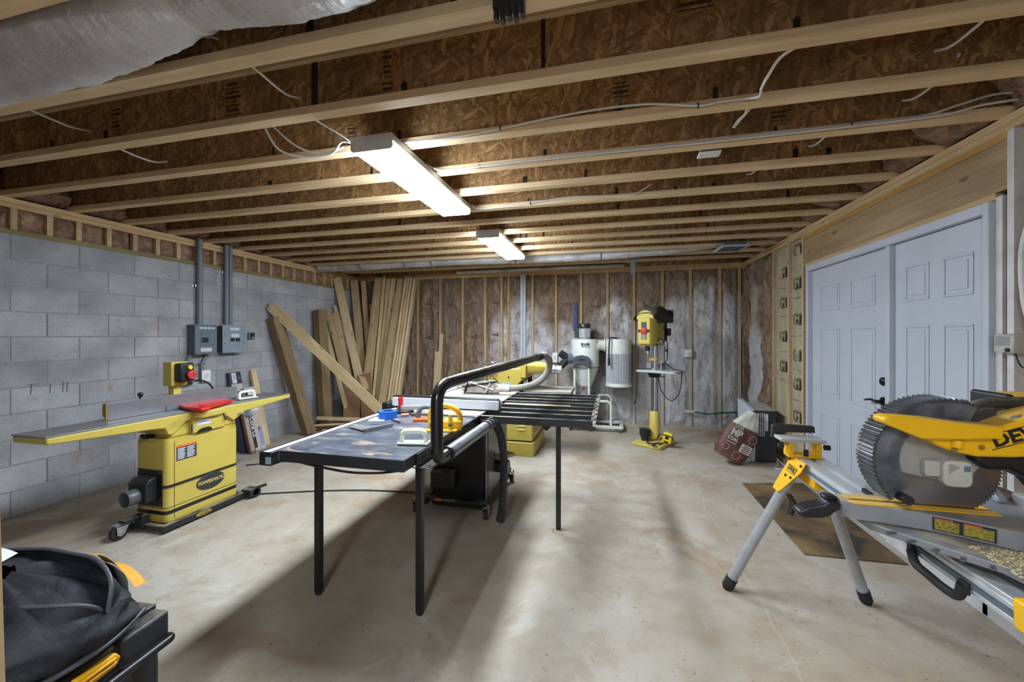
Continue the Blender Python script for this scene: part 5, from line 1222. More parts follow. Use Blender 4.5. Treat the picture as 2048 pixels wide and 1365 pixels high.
leg((.633, 2.505, .0), (.968, 2.455, .745), -1, True)
leg((1.333, 2.546, .0), (1.085, 2.50, .74), 1, False)
leg((.60, .62, 0), (.945, .58, .755), -1, False); leg((1.36, .62, 0), (1.085, .58, .74), 1, False)
wb_(MB().box(.97, 1.09, 2.28, 2.47, .675, .721), 'leg_housing', DY, sd, bevel=.006); wb_(MB().box(.97, 1.09, .48, .68, .675, .721), 'leg_housing', DY, sd, bevel=.006)
# end work support with stop
wsx = [(.90, 1.085)]
wf = MB(); wf.box(.918, .945, 2.43, 2.50, .786, .872); wf.box(1.045, 1.072, 2.43, 2.50, .786, .872); wf.box(.945, 1.045, 2.43, 2.50, .786, .806)
wsup = wb_(wf, 'work_support', DY, sd, bevel=.004)
wb_(MB().prism(rrect(.875, 1.085, .872, .890, .006, 3), 2.41, 2.51, 'y'), 'support_plate', M['alu_dusty'], wsup, bevel=.002)
wb_(MB().prism([(.868, .868), (.870, .935), (.890, .945), (1.075, .940), (1.078, .905), (.895, .900), (.885, .868)], 2.515, 2.545, 'y'), 'support_stop', plain('stop_black', S(44, 42, 42), .6, 0, .2), wsup, bevel=.004)
for x in (.90, 1.09): wb_(MB().cyl((x, 2.45, .845), (x + (.025 if x > 1 else -.025), 2.45, .845), .014, n=12), 'support_knob', M['black_rough'], wsup, smooth=40)
wb_(MB().box(.985, 1.005, 2.415, 2.43, .80, .835), 'support_clamp', M['black_rough'], wsup, bevel=.003)
# carry handle under the beam
hp_ = fillet([(bx0 - .012, 1.590, .735), (bx0 - .014, 1.572, .700), (bx0 - .014, 1.45, .692), (bx0 - .014, 1.40, .698), (bx0 - .012, 1.392, .74)], .022, 5)
wb_(MB().tube(hp_, .013, 12), 'carry_handle', M['black_rough'], sd, smooth=60)
wb_(MB().box(bx0 - .014, bx0 + .0, 1.38, 1.41, .715, .75), 'handle_mount', M['black_rough'], sd, bevel=.004); wb_(MB().box(bx0 - .014, bx0 + .0, 1.585, 1.61, .715, .75), 'handle_mount', M['black_rough'], sd, bevel=.004)
# saw mounting brackets clamped on the beam
for y in (1.20, 1.86):
    k_ = MB().prism([(bx0 - .012, .725), (bx0 - .016, .795), (bx0 - .01, .80), (bx1 + .05, .80), (bx1 + .05, .786), (bx0 - .003, .786), (bx0 - .003, .725)], y - .02, y + .045, 'y')
    wb_(k_, 'mount_bracket', DY, sd, bevel=.004)
# ------------------------------------------------------------------ mitre saw
ms = empty('mitre_saw', (1.03, 1.56, .80), 0, 'yellow and grey compound mitre saw with ribbed blade guard on the stand', 'mitre saw')
SG = M['saw_grey']
# lower base with scale plate
basep = [(.80, 1.525), (.84, 1.475), (.90, 1.41), (.955, 1.355), (.99, 1.32), (1.00, 1.27), (1.0, 1.19), (1.30, 1.16), (1.36, 1.20), (1.36, 1.92), (1.30, 1.96), (1.0, 1.93), (.99, 1.82), (.93, 1.76), (.86, 1.69), (.80, 1.61)]
wb_(MB().prism(basep, .815, .838, 'z'), 'base', SG, ms, bevel=.004)
for (x, y) in ((1.02, 1.20), (1.30, 1.20), (1.02, 1.90), (1.30, 1.90)): wb_(MB().box(x - .03, x + .03, y - .03, y + .03, .800, .816), 'base_foot', M['black_rough'], ms)
wb_(MB().prism([(1.10, 1.16), (1.36, 1.16), (1.36, 1.43), (1.20, 1.43), (1.10, 1.36)], .838, .893, 'z'), 'side_table', SG, ms, bevel=.005)
wb_(MB().prism([(1.10, 1.96), (1.36, 1.96), (1.36, 1.70), (1.20, 1.70), (1.10, 1.78)], .838, .893, 'z'), 'side_table', SG, ms, bevel=.005)
for k in range(7):      # detent notches in the scale plate
    a = R(200 + k * 9.5); p = (1.12 + .315 * math.cos(a), 1.565 + .315 * math.sin(a), .839)
    wb_(MB().cbox(p, (.028, .010, .004), Matrix.Rotation(a, 3, 'Z')), 'detent_notch', plain('notch_dark', S(84, 84, 86), .6), ms)
# turntable with long arm
armp = [(.735, 1.60), (.738, 1.545), (.755, 1.53), (.84, 1.515), (.93, 1.495), (1.0, 1.465), (1.06, 1.43)] + arc(1.15, 1.565, .165, 236, 484, 20) + [(1.06, 1.70), (1.0, 1.67), (.93, 1.64), (.84, 1.62), (.755, 1.612)]
wb_(MB().prism(armp, .842, .893, 'z'), 'turntable', SG, ms, bevel=.006)
for (y0_, y1_) in ((1.567, 1.600), (1.520, 1.553)):
    wb_(MB().prism([(.765, y0_), (1.14, y0_), (1.14, y1_), (.765, y1_), (.752, (y0_ + y1_) / 2)], .8932, .8965, 'z'), 'kerf_plate', DY, ms, bevel=.001)
wb_(MB().box(.77, 1.14, 1.554, 1.566, .8931, .8938), 'kerf_slot', M['black'], ms)
# warning labels round the turntable front
wl_y = plain('label_yellow_text', S(150, 134, 40), .6, 0, 0, .35, 160); wl_r = plain('label_red', S(190, 70, 30), .6)
def arc_label(p0, p1, z0_, z1_, m_, off, nm, par=None):
    a, b = Vector((p0[0], p0[1], 0)), Vector((p1[0], p1[1], 0)); d = (b - a).normalized(); nn = Vector((d.y, -d.x, 0)); 
    m = MB(); q = [a + nn * off, b + nn * off, b + nn * (off - .001), a + nn * (off - .001)]
    m.v = [(p.x, p.y, z0_) for p in q] + [(p.x, p.y, z1_) for p in q]; m.f = [(0, 3, 2, 1), (4, 5, 6, 7), (0, 1, 5, 4), (1, 2, 6, 5), (2, 3, 7, 6), (3, 0, 4, 7)]
    return wb_(m, nm, m_, par or ms)
wl1 = arc_label((.945, 1.4885), (1.0, 1.465), .848, .888, M['black'], .0015, 'warning_label'); wl2 = arc_label((1.0, 1.465), (1.058, 1.431), .848, .888, M['black'], .0015, 'warning_label')
arc_label((.949, 1.4868), (.996, 1.4667), .851, .881, wl_y, .0026, 'label_text', wl1); arc_label((1.004, 1.4627), (1.054, 1.4334), .851, .881, wl_y, .0026, 'label_text', wl2)
arc_label((.949, 1.4868), (.985, 1.4714), .881, .886, wl_r, .0027, 'label_band', wl1); arc_label((1.004, 1.4627), (1.035, 1.4445), .881, .886, wl_r, .0027, 'label_band', wl2)
# mitre lock handle at the arm end
mh = MB().prism([(.715, .848), (.735, .862), (.735, .885), (.70, .888), (.685, .872), (.645, .862), (.615, .845), (.612, .832), (.63, .822), (.68, .826), (.71, .838)], 1.545, 1.60, 'y')
wb_(mh, 'mitre_lock_handle', M['black'], ms, bevel=.012, seg=3)
wb_(MB().box(.695, .735, 1.56, 1.60, .884, .898), 'detent_lever', M['black'], ms, bevel=.006)
# fences
for (y0_, y1_) in ((1.15, 1.48), (1.64, 1.97)):
    wb_(MB().prism([(y0_, .894), (y0_, .965), (y0_ + .03, .985), (y1_ - .10, .985), (y1_, .91), (y1_, .894)] if y0_ < 1.5 else [(y0_, .894), (y0_, .91), (y0_ + .10, .985), (y1_ - .03, .985), (y1_, .965), (y1_, .894)], 1.215, 1.24, 'x'), 'fence', plain('fence_alu', S(150, 156, 166), .4, .4, .2), ms, bevel=.004)
# blade
bc_ = (1.017, 1.56, 1.023); rb_ = .1525
tp2 = []
for k in range(80):
    a = 2 * math.pi * k / 80; tp2.append((bc_[0] + rb_ * math.cos(a), bc_[2] + rb_ * math.sin(a))); a += 2 * math.pi / 80 * .75; tp2.append((bc_[0] + (rb_ - .007) * math.cos(a), bc_[2] + (rb_ - .007) * math.sin(a)))
def mk_blade():
    n = NT('saw_blade_steel'); n.b.inputs['Anisotropic'].default_value = .7
    tc = n.new('TexCoord'); 
    tg = n.new('Tangent'); tg.direction_type = 'RADIAL'; tg.axis = 'Y'; n.L(tg.outputs[0], n.b.inputs['Tangent'])
    return n.set(S(150, 148, 150), .28, .95)
bl_ = MB().prism([(x - bc_[0], z - bc_[2]) for x, z in tp2], -.0013, .0013, 'y').build('saw_blade', mk_blade(), ms); bl_.location = Vector(bc_) - Vector(ms.location)
wb_(disc((bc_[0], bc_[1] - .004, bc_[2]), (0, 1, 0), .026, .006, 24), 'arbor_flange', M['alu'], ms, smooth=40)
# fixed upper guard: grey half disc and gear case
gx, gz = 1.012, 1.045
ug = [(gx + .128 * math.cos(R(a)), gz + .128 * math.sin(R(a))) for a in range(20, 206, 6)] + [(gx - .02, gz - .062), (gx + .06, gz - .05)]
wb_(MB().prism(ug, 1.538, 1.552, 'y'), 'upper_guard', plain('guard_taupe', S(150, 146, 138), .5, .1, .2), ms, bevel=.003)
wb_(MB().prism(ug, 1.568, 1.582, 'y'), 'upper_guard', plain('guard_taupe2', S(150, 146, 138), .5, .1, .2), ms, bevel=.003)
gc = wb_(MB().prism(rrect(.985, 1.058, .975, 1.055, .02), 1.505, 1.539, 'y'), 'gear_case', plain('case_light', S(186, 182, 172), .5), ms, bevel=.005)
wb_(MB().prism(rrect(.945, .985, 1.0, 1.05, .008), 1.515, 1.539, 'y'), 'guard_link', plain('case_light2', S(172, 168, 160), .5), gc, bevel=.004)
wb_(MB().box(1.035, 1.05, 1.503, 1.506, 1.025, 1.042), 'arbor_lock', M['panel_grey'], gc); wb_(MB().prism([(.998, 1.015), (.998, 1.045), (1.025, 1.038)], 1.5035, 1.506, 'y'), 'case_recess', plain('case_shade', S(150, 146, 138), .5), gc)
# clear ribbed lower guard, swung up
def mk_guard():
    n = NT('smoked_guard'); n.b.inputs['Transmission Weight'].default_value = .55; n.b.inputs['IOR'].default_value = 1.2; n.b.inputs['Alpha'].default_value = .9
    nz = n.noise(n.world(), 14, 6, .65); c = n.ramp(nz.outputs[0], [(.35, S(96, 98, 104)), (.65, S(150, 152, 158))])
    return n.set(c, .22, 0, .6)
M['guard'] = mk_guard()
gcx, gcz, gR, gr = .995, 1.05, .186, .120
a0_, a1_ = 66, 222
def crescent(Ro, Ri):
    o_ = [(gcx + Ro * math.cos(R(a)), gcz + Ro * math.sin(R(a))) for a in range(a0_, a1_ + 1, 5)]
    i_ = [(gcx + Ri * math.cos(R(a)), gcz + Ri * math.sin(R(a))) for a in range(a1_, a0_ - 1, -5)]
    return o_ + i_
for (y0_, y1_) in ((1.510, 1.515), (1.578, 1.583)):
    m = MB(); Po = [(gcx + gR * math.cos(R(a)), gcz + gR * math.sin(R(a))) for a in range(a0_, a1_ + 1, 5)]; Pi = [(gcx + gr * math.cos(R(a)), gcz + gr * math.sin(R(a))) for a in range(a0_, a1_ + 1, 5)]
    n_ = len(Po)
    for y in (y0_, y1_):
        m.v += [(x, y, z) for x, z in Po] + [(x, y, z) for x, z in Pi]
    for i in range(n_ - 1):
        m.f += [(i, i + 1, n_ + i + 1, n_ + i), (2 * n_ + i, 3 * n_ + i, 3 * n_ + i + 1, 2 * n_ + i + 1), (i, 2 * n_ + i, 2 * n_ + i + 1, i + 1), (n_ + i, n_ + i + 1, 3 * n_ + i + 1, 3 * n_ + i)]
    m.f += [(0, n_, 3 * n_, 2 * n_), (n_ - 1, 3 * n_ - 1, 4 * n_ - 1, 2 * n_ - 1)]
    wb_(m, 'guard_side', M['guard'], ms, smooth=50)
# rim of the guard with cast ribs
rim = MB(); rows = []
for a in [a0_ + i * (a1_ - a0_) / 60 for i in range(61)]:
    rows.append([(gcx + rr2 * math.cos(R(a)), y, gcz + rr2 * math.sin(R(a))) for (rr2, y) in ((gR, 1.505), (gR + .004, 1.505), (gR + .004, 1.588), (gR, 1.588))])
for r_ in rows: rim.v += r_
for i in range(60):
    for j in range(4): rim.f.append((i * 4 + j, i * 4 + (j + 1) % 4, (i + 1) * 4 + (j + 1) % 4, (i + 1) * 4 + j))
gm2 = plain('guard_rim', S(70, 72, 76), .25, .1, .1, .2)
grm = wb_(rim, 'guard_rim', gm2, ms)
rib = MB().prism([(.0, -.006), (.004, -.0055), (.006, -.002), (.008, .003), (.0, .005)], 1.503 - 1.56, 1.590 - 1.56, 'y')
ribm = rib.mesh('guard_rib'); ribm.materials.append(gm2)
for k in range(36):
    a = a0_ + 10 + k * (a1_ - a0_ - 12) / 35
    o = bpy.data.objects.new('guard_rib', ribm); COL.objects.link(o); o.parent = grm
    o.location = Vector((gcx + (gR + .003) * math.cos(R(a)), 1.56, gcz + (gR + .003) * math.sin(R(a)))) - woff(grm); o.rotation_euler = (0, R(-a), 0)
wb_(disc((gcx + .165 * math.cos(R(224)), 1.50, gcz + .165 * math.sin(R(224))), (0, 1, 0), .014, .06, 16), 'guard_roller', M['black_rough'], ms, smooth=40)
# yellow head: D handle and motor arm
hp1 = [(.800, 1.188), (.798, 1.176), (.806, 1.168), (.872, 1.140), (.892, 1.130), (.985, 1.132), (1.085, 1.140), (1.088, 1.176), (.985, 1.182), (.92, 1.190), (.815, 1.194)]
wb_(MB().prism(hp1, 1.445, 1.505, 'y'), 'handle', DY, ms, bevel=.010, seg=3)
hd1 = [(.915, 1.132), (.95, 1.106), (.985, 1.091), (1.045, 1.078), (1.13, 1.082), (1.30, 1.10), (1.42, 1.16), (1.42, 1.26), (1.30, 1.25), (1.16, 1.20), (1.09, 1.165), (1.0, 1.140)]
hdp = wb_(MB().prism(hd1, 1.475, 1.575, 'y'), 'head_arm', DY, ms, bevel=.008, seg=3)
wb_(MB().cyl((.995, 1.472, 1.128), (.995, 1.472, 1.105), .014, n=16), 'boss', DY, hdp, smooth=40)
for (x, z) in ((.99, 1.098), (1.055, 1.108)): wb_(disc((x, 1.4745, z), (0, 1, 0), .008, .003, 14), 'screw_recess', plain('amber', S(150, 106, 20), .5), hdp)
lg = MB().prism([(1.072, 1.132), (1.080, 1.106), (1.30, 1.190), (1.30, 1.222)], 1.4735, 1.4752, 'y')
tilt = math.atan2(.084, .22)
wb_(MB().prism([(1.066, 1.1425), (1.0666, 1.1405), (1.30, 1.2300), (1.30, 1.2320)], 1.4735, 1.4752, 'y'), 'logo_rule', M['black'], hdp); wb_(MB().prism([(1.0795, 1.103), (1.0800, 1.101), (1.30, 1.185), (1.30, 1.187)], 1.4735, 1.4752, 'y'), 'logo_rule', M['black'], hdp)
lt_ = wt('logo_lettering', 'DEWALT', .050, M['black'], hdp, (1.080, 1.4735, 1.1245), (R(90), -tilt, 0), ext=.0008, bold=.0016, align='LEFT', sx=1.12)
# black carry handle, motor cover, pivot
ch_ = fillet([(1.055, 1.56, 1.165), (1.085, 1.57, 1.205), (1.14, 1.575, 1.226), (1.22, 1.58, 1.230), (1.40, 1.58, 1.225), (1.44, 1.58, 1.19)], .05, 6)
wb_(MB().tube(ch_, [.022] + [.018] * (len(ch_) - 2) + [.02], 12), 'carry_handle', plain('grip_black', S(44, 42, 40), .7, 0, .4), ms, smooth=60)
wb_(MB().prism([(1.055, 1.15), (1.075, 1.195), (1.115, 1.215), (1.15, 1.215), (1.15, 1.15)], 1.55, 1.59, 'y'), 'handle_root', plain('grip_black2', S(52, 50, 48), .7, 0, .3), ms, bevel=.008)
mt_ = wb_(MB().prism(rrect(1.275, 1.50, 1.152, 1.238, .03), 1.68, 1.82, 'y'), 'motor', DY, ms, bevel=.012, seg=3)
wb_(MB().prism(rrect(1.268, 1.29, 1.148, 1.242, .01), 1.676, 1.824, 'y'), 'motor_band', M['black'], mt_, bevel=.008)
wb_(MB().tube(bez([(1.14, 1.50, 1.165), (1.16, 1.50, 1.19), (1.21, 1.52, 1.20), (1.24, 1.54, 1.215), (1.30, 1.56, 1.235), (1.40, 1.56, 1.25)], 6), [.014] * 7 + [.011] * 24, 10), 'dust_elbow', plain('elbow_grey', S(120, 112, 100), .6), ms, smooth=60)
wb_(MB().prism([(1.06, 1.085), (1.15, 1.09), (1.30, 1.03), (1.40, .93), (1.40, .895), (1.30, .895), (1.22, 1.0), (1.14, 1.04), (1.09, 1.035), (1.06, 1.06)], 1.50, 1.60, 'y'), 'pivot_arm', M['black'], ms, bevel=.01)
wb_(MB().box(1.26, 1.40, 1.46, 1.66, .838, .93), 'pivot_base', SG, ms, bevel=.01)
for (x, z) in ((1.30, 1.0), (1.30, .94)): wb_(MB().cyl((x, 1.50, z), (x + .40, 1.50, z), .015, n=16), 'slide_rail', M['chrome'], ms, smooth=40)
# sawdust spilled on the saw base
sdm = plain('sawdust', S(214, 196, 146), .95, 0, 0, .15, 60, .6)
sdu = MB(); rs = random.Random(4)
for k in range(700):
    x = rs.uniform(.98, 1.20); y = rs.uniform(1.20, 1.42); z = .839 if x < 1.095 or y > 1.37 else .8935
    if x < 1.0 + (1.36 - y) * 0 and y > 1.30 and x < .99 + (y - 1.3): pass
    s_ = rs.uniform(.002, .006); sdu.cbox((x, y, z + s_ / 4), (s_, s_ * rs.uniform(.4, 1), s_ / 2), Matrix.Rotation(rs.uniform(0, 3), 3, 'Z'))
so2 = sdu.build('sawdust_pile', sdm); tag(so2, 'pale sawdust scattered on the mitre saw base', 'sawdust', None, 'stuff')
# ------------------------------------------------------------------ ducts
def flex(pts, rad, n=20, per=.05, dr=.004, seed=0):
    P = bez(pts, 40); m = len(P); out = MB()
    rr = []; k = 0
    rl = [rad[min(len(rad) - 1, int(i / 40))] + (rad[min(len(rad) - 1, int(i / 40) + 1)] - rad[min(len(rad) - 1, int(i / 40))]) * ((i % 40) / 40) for i in range(m)]
    out.tube(P, rl, n)
    out.v = [(x, y + .007 * fn3(x * 9, z * 14, seed) + .005 * fn3(x * 45, z * 9, seed + 3), z + .007 * fn3(x * 11 + 5, y * 14, seed) + .005 * fn3(x * 45 + 3, y * 9, seed + 7)) for x, y, z in out.v]
    return out
d1 = flex([(-4.6, 1.09, 2.57), (-3.4, 1.09, 2.565), (-2.6, 1.09, 2.56), (-2.0, 1.09, 2.575), (-1.6, 1.09, 2.61), (-1.42, 1.09, 2.635), (-1.25, 1.09, 2.63), (-.95, 1.09, 2.625), (-.6, 1.09, 2.655), (0, 1.09, 2.68), (2.0, 1.09, 2.68)], [.15, .15, .15, .148, .13, .115, .125, .14, .13, .12, .12], 24, seed=2).build('flex_duct', M['foil_wrap'], smooth=60)
tag(d1, 'large foil wrapped duct sagging between the nearest joists', 'duct', 'foil ducts')
MB().tube([(-1.43, 1.09 + .118 * math.cos(R(a)), 2.635 + .118 * math.sin(R(a))) for a in range(180, 361, 15)], .008, 6).build('hanger_strap', M['cable'], d1, smooth=60)
d2 = flex([(-4.55, 5.56, 2.54), (-3.9, 5.56, 2.535), (-3.2, 5.56, 2.545), (-2.4, 5.56, 2.55), (-1.6, 5.56, 2.545), (-.8, 5.56, 2.535), (0, 5.56, 2.54), (.8, 5.56, 2.58), (1.4, 5.52, 2.63)], [.085] * 9, 20, seed=5).build('flex_duct', M['foil'], smooth=60)
tag(d2, 'silver flexible duct running along the top of the back wall', 'duct', 'foil ducts')
for x in (-3.75, -3.0, -2.55, -1.28, -.1):
    MB().tube([(x - .03, 5.56 + .09 * math.cos(R(a)), 2.545 + .09 * math.sin(R(a))) for a in range(150, 391, 15)], .010, 6).build('duct_strap', M['panel_grey'], d2, smooth=60)
d3 = flex([(-2.6, 6.575, 2.53), (-1.6, 6.575, 2.535), (-.8, 6.575, 2.54), (.2, 6.575, 2.54)], [.03] * 4, 12, seed=8).build('thin_duct', M['foil'], smooth=60); tag(d3, 'thin crinkled foil pipe behind the back duct', 'duct')
hk = empty('metal_hanger', (.287, 5.70, 2.47), 0, 'dark metal strap hanging from the ceiling at the back wall', 'hanger')
MB().box(-.028, .028, -.006, .006, -.20, .30).build('strap', M['panel_grey'], hk); MB().box(-.045, .045, -.02, .02, .02, .05).build('plate', M['hardware'], hk)
rgt = empty('air_register', (1.40, 5.32, 2.47), R(4), 'white louvred air register hanging under the ceiling near the corner', 'air vent')
fr2 = MB(); fr2.box(-.15, .15, -.17, -.145, 0, .02); fr2.box(-.15, .15, .145, .17, 0, .02); fr2.box(-.15, -.125, -.145, .145, 0, .02); fr2.box(.125, .15, -.145, .145, 0, .02)
fr2.build('frame', M['white_paint'], rgt)
for i in range(9): MB().box(-.125, .125, -.13 + i * .032, -.118 + i * .032, .004, .022).build('louvre', M['panel_grey'], rgt, )
MB().box(-.12, .12, -.14, .14, .022, .06).build('boot', M['panel_grey'], rgt)
jb = MB().box(-.06, .06, -.035, .035, 0, .012).build('cover_plate', M['white_plastic'], bevel=.002, loc=(.565, 2.60, ZC - .014)); tag(jb, 'white blank cover plate under a joist', 'cover plate')
MB().box(-.05, .05, -.03, .03, .012, .05).build('box', M['panel_grey'], jb)
bk = empty('black_bracket', (-.32, 1.262, ZC - .03), 0, 'black bracket fixed to the underside of the nearest joist', 'bracket')
MB().box(-.05, .05, -.02, .02, 0, .07).build('plate', M['black'], bk)
for i in range(5): MB().box(-.048 + i * .022, -.036 + i * .022, -.015, .01, -.03 - .008 * (i % 2), 0).build('tab', M['black'], bk)
# ------------------------------------------------------------------ cables
def cable(label, pts, r=.006, staples=()):
    o = MB().tube(bez(pts, 6), r, 7).build('cable', M['cable'], smooth=60); tag(o, label, 'cable', 'white cables under the ceiling')
    for p in staples: MB().cbox(p, (.006, .02, .02)).build('staple', M['black'], o)
    return o
cable('long white cable stapled along the third joist, right of the nearer light', [(-1.3, 2.055, 2.54), (-1.16, 2.06, 2.525), (-.86, 2.06, 2.52), (-.57, 2.06, 2.535), (-.3, 2.065, 2.56), (-.05, 2.07, 2.575), (.18, 2.065, 2.565), (.4, 2.06, 2.525), (.49, 2.06, 2.53), (.6, 2.06, 2.53), (.64, 2.0, 2.50), (.60, 1.85, 2.45), (.59, 1.76, 2.44), (.63, 1.74, 2.5), (.70, 1.74, 2.54)], .006, [(-.57, 2.06, 2.535), (.4, 2.06, 2.525)])
cable('looped white cable hanging below the third joist', [(.62, 2.13, 2.55), (.66, 2.25, 2.56), (.64, 2.3, 2.55), (.62, 2.31, 2.52), (.64, 2.3, 2.54), (.68, 2.25, 2.58), (.69, 2.14, 2.60)])
cable('upper of two white cables along the fourth joist', [(-1.26, 2.4, 2.58), (-1.1, 2.465, 2.53), (-.82, 2.468, 2.525), (-.37, 2.468, 2.535), (.08, 2.468, 2.535), (.49, 2.468, 2.535), (.89, 2.468, 2.54), (1.22, 2.468, 2.54), (1.52, 2.468, 2.545), (1.68, 2.46, 2.58), (1.82, 2.46, 2.61), (1.95, 2.46, 2.6)], .006, [(-.82, 2.468, 2.525), (1.22, 2.468, 2.54)])
cable('lower of two white cables along the fourth joist', [(-1.2, 2.38, 2.56), (-1.08, 2.455, 2.522), (-.8, 2.458, 2.52), (-.35, 2.458, 2.523), (.5, 2.458, 2.522), (1.22, 2.458, 2.527), (1.6, 2.458, 2.535), (1.76, 2.45, 2.56), (1.95, 2.45, 2.57)])
cable('white cable along the sixth joist beyond the nearer light', [(-1.15, 3.24, 2.55), (-1.07, 3.285, 2.52), (-.65, 3.285, 2.535), (-.32, 3.285, 2.56), (.11, 3.285, 2.535), (.2, 3.285, 2.55), (.3, 3.29, 2.61)], .006, [(-.65, 3.285, 2.535)])
cable('white cable crossing the first bays above the jointer', [(-2.95, 1.0, 2.63), (-2.95, 1.3, 2.64), (-2.95, 1.42, 2.62), (-2.95, 1.6, 2.61), (-2.95, 1.72, 2.63), (-2.97, 1.85, 2.60), (-2.93, 2.0, 2.58), (-2.93, 2.1, 2.62)])
cable('white cable crossing the first bays near the middle', [(-1.50, 1.05, 2.58), (-1.52, 1.2, 2.585), (-1.53, 1.3, 2.63), (-1.52, 1.45, 2.61), (-1.52, 1.62, 2.60), (-1.50, 1.72, 2.63)])
cable('pair of cables dropping into the near end of the nearer light', [(-1.60, 1.72, 2.66), (-1.56, 1.85, 2.61), (-1.44, 1.93, 2.54), (-1.38, 1.96, 2.49)])
cable('looping white cable on the left of the nearer light', [(-2.02, 1.98, 2.70), (-1.93, 2.0, 2.55), (-1.78, 2.03, 2.50), (-1.6, 2.04, 2.50), (-1.48, 1.98, 2.53), (-1.39, 1.95, 2.50)])
cable('shorter looping white cable on the left of the nearer light', [(-1.98, 2.0, 2.70), (-1.83, 2.03, 2.57), (-1.66, 2.045, 2.51), (-1.5, 2.02, 2.52)])
for i, (x, y, lb_) in enumerate(((1.30, 1.75, 'nearest'), (1.42, 2.15, 'second'), (1.18, 2.6, 'third'), (.95, 3.0, 'fourth'))):
    cable('short white cable crossing a bay near the right wall, %s from the camera' % lb_, [(x, y - .06, 2.62), (x + .03, y + .05, 2.60), (x + .04, y + .25, 2.61), (x + .03, y + .33, 2.64)])
cable('white cable running down beside the right wall post', [(XR + .0, 2.30, 2.4), (XR - .015, 2.33, 2.0), (XR - .02, 2.34, 1.7), (XR - .01, 2.33, 1.45), (XR + .03, 2.31, 1.35)])
# black cords on the floor by the jointer
def fcord(lb_, pts): o = MB().tube(bez(pts, 6), .006, 7).build('extension_cord', M['black_rough'], smooth=60); tag(o, lb_, 'cord', 'black cords on the floor')
fcord('black cord on the floor ending in a small loop behind the jointer', [(-3.9, 3.60, .007), (-3.75, 3.75, .007), (-3.85, 4.1, .007), (-3.98, 4.35, .007), (-3.97, 4.45, .02), (-3.92, 4.47, .05), (-3.90, 4.43, .05), (-3.94, 4.40, .02)])
fcord('black cord curving on the floor toward the table saw rail', [(-3.75, 3.72, .007), (-3.45, 3.9, .007), (-3.3, 4.15, .007), (-2.9, 4.25, .007), (-2.4, 4.1, .007), (-1.9, 3.9, .007)])
fcord('black cord running straight on the floor from the jointer to the saw', [(-3.2, 2.92, .007), (-2.9, 3.05, .007), (-2.5, 3.2, .007), (-2.1, 3.3, .007), (-1.6, 3.35, .007)])
fcord('black cord slack under the saw side table', [(-1.66, 1.75, .80), (-1.45, 1.72, .785), (-1.2, 1.70, .775), (-1.0, 1.74, .785), (-.96, 1.85, .80)])
# ------------------------------------------------------------------ tool chest and bag, near left
chs = empty('tool_chest', (-1.70, .735, 0), R(6), 'black plastic tool chest with a yellow latch at the near left', 'tool chest')
BKC = plain('chest_black', S(44, 45, 50), .5, 0, .25, .06)
def c_(mb, n_, m_, p=None, **k): return mb.build(n_, m_, p or chs, **k)
bx = c_(MB().box(-.24, .235, -.30, .29, .03, .40), 'body', BKC, bevel=.012)
ld = c_(MB().box(-.25, .25, -.31, .30, .40, .49), 'lid', BKC, bevel=.012)
for y in (-.24, -.02, .16): c_(MB().box(.235, .250, y, y + .035, .05, .395), 'rib', BKC, bx, bevel=.004)
c_(MB().box(.20, .262, .15, .30, .405, .497), 'lid_corner', BKC, ld, bevel=.01); c_(MB().box(.20, .262, -.31, -.01, .405, .497), 'lid_corner', BKC, ld, bevel=.01)
for x in (-.15, -.02, .11): c_(MB().box(x, x + .06, -.27, .27, .489, .494), 'lid_ridge', BKC, ld, bevel=.002)
c_(MB().box(.10, .20, .255, .31, .485, .505), 'lid_tab', BKC, ld, bevel=.006); c_(MB().box(-.06, .04, .255, .31, .485, .505), 'lid_tab', BKC, ld, bevel=.006)
lt = c_(MB().prism([(.015, .462), (.03, .482), (.128, .482), (.142, .462), (.13, .442), (.03, .434)], .25, .272, 'x'), 'latch', plain('latch_yellow', S(226, 168, 22), .45), bevel=.005)
c_(MB().box(.270, .280, 0.035, .125, .452, .460), 'latch_ridge', plain('latch_yellow2', S(206, 150, 18), .45), lt, bevel=.002); c_(MB().box(.270, .280, 0.035, .125, .466, .473), 'latch_ridge', plain('latch_yellow3', S(214, 158, 20), .45), lt, bevel=.002)
c_(MB().tube(fillet([(.25, .29, .41), (.285, .29, .412), (.285, -.28, .412), (.25, -.28, .41)], .03, 5), .013, 10), 'handle', M['black'], smooth=60)
c_(MB().box(.25, .256, -.06, .10, .26, .34), 'recess_panel', M['black'], bx, bevel=.002)
for z in (.27, .33): c_(MB().box(.255, .262, -.05, .09, z, z + .008), 'recess_bar', BKC, bx)
def mk_cloth():
    n = NT('black_nylon'); v = n.world(); a = n.noise(v, 7, 6, .6, .8); f = n.noise(v, 300, 2)
    c = n.ramp(a.outputs[0], [(.35, S(22, 22, 26)), (.65, S(46, 46, 50))])
    c = n.mix(n.ramp(n.noise(v, 70, 4, .8).outputs[0], [(.70, BLK), (.76, (.6, .6, .6, 1))]), c, S(150, 140, 124))
    n.bump(n.math('ADD', a.outputs[0], n.math('MULTIPLY', f.outputs[0], .05)), .6, .03); return n.set(c, .6, 0, .3)
M['nylon'] = mk_cloth()
def sz(p): return (p[0], p[1], p[2] * .80)
tbg = empty('tool_bag', (-1.76, .80, .500), R(8), 'black nylon tool bag with open zip lying on the tool chest', 'tool bag')
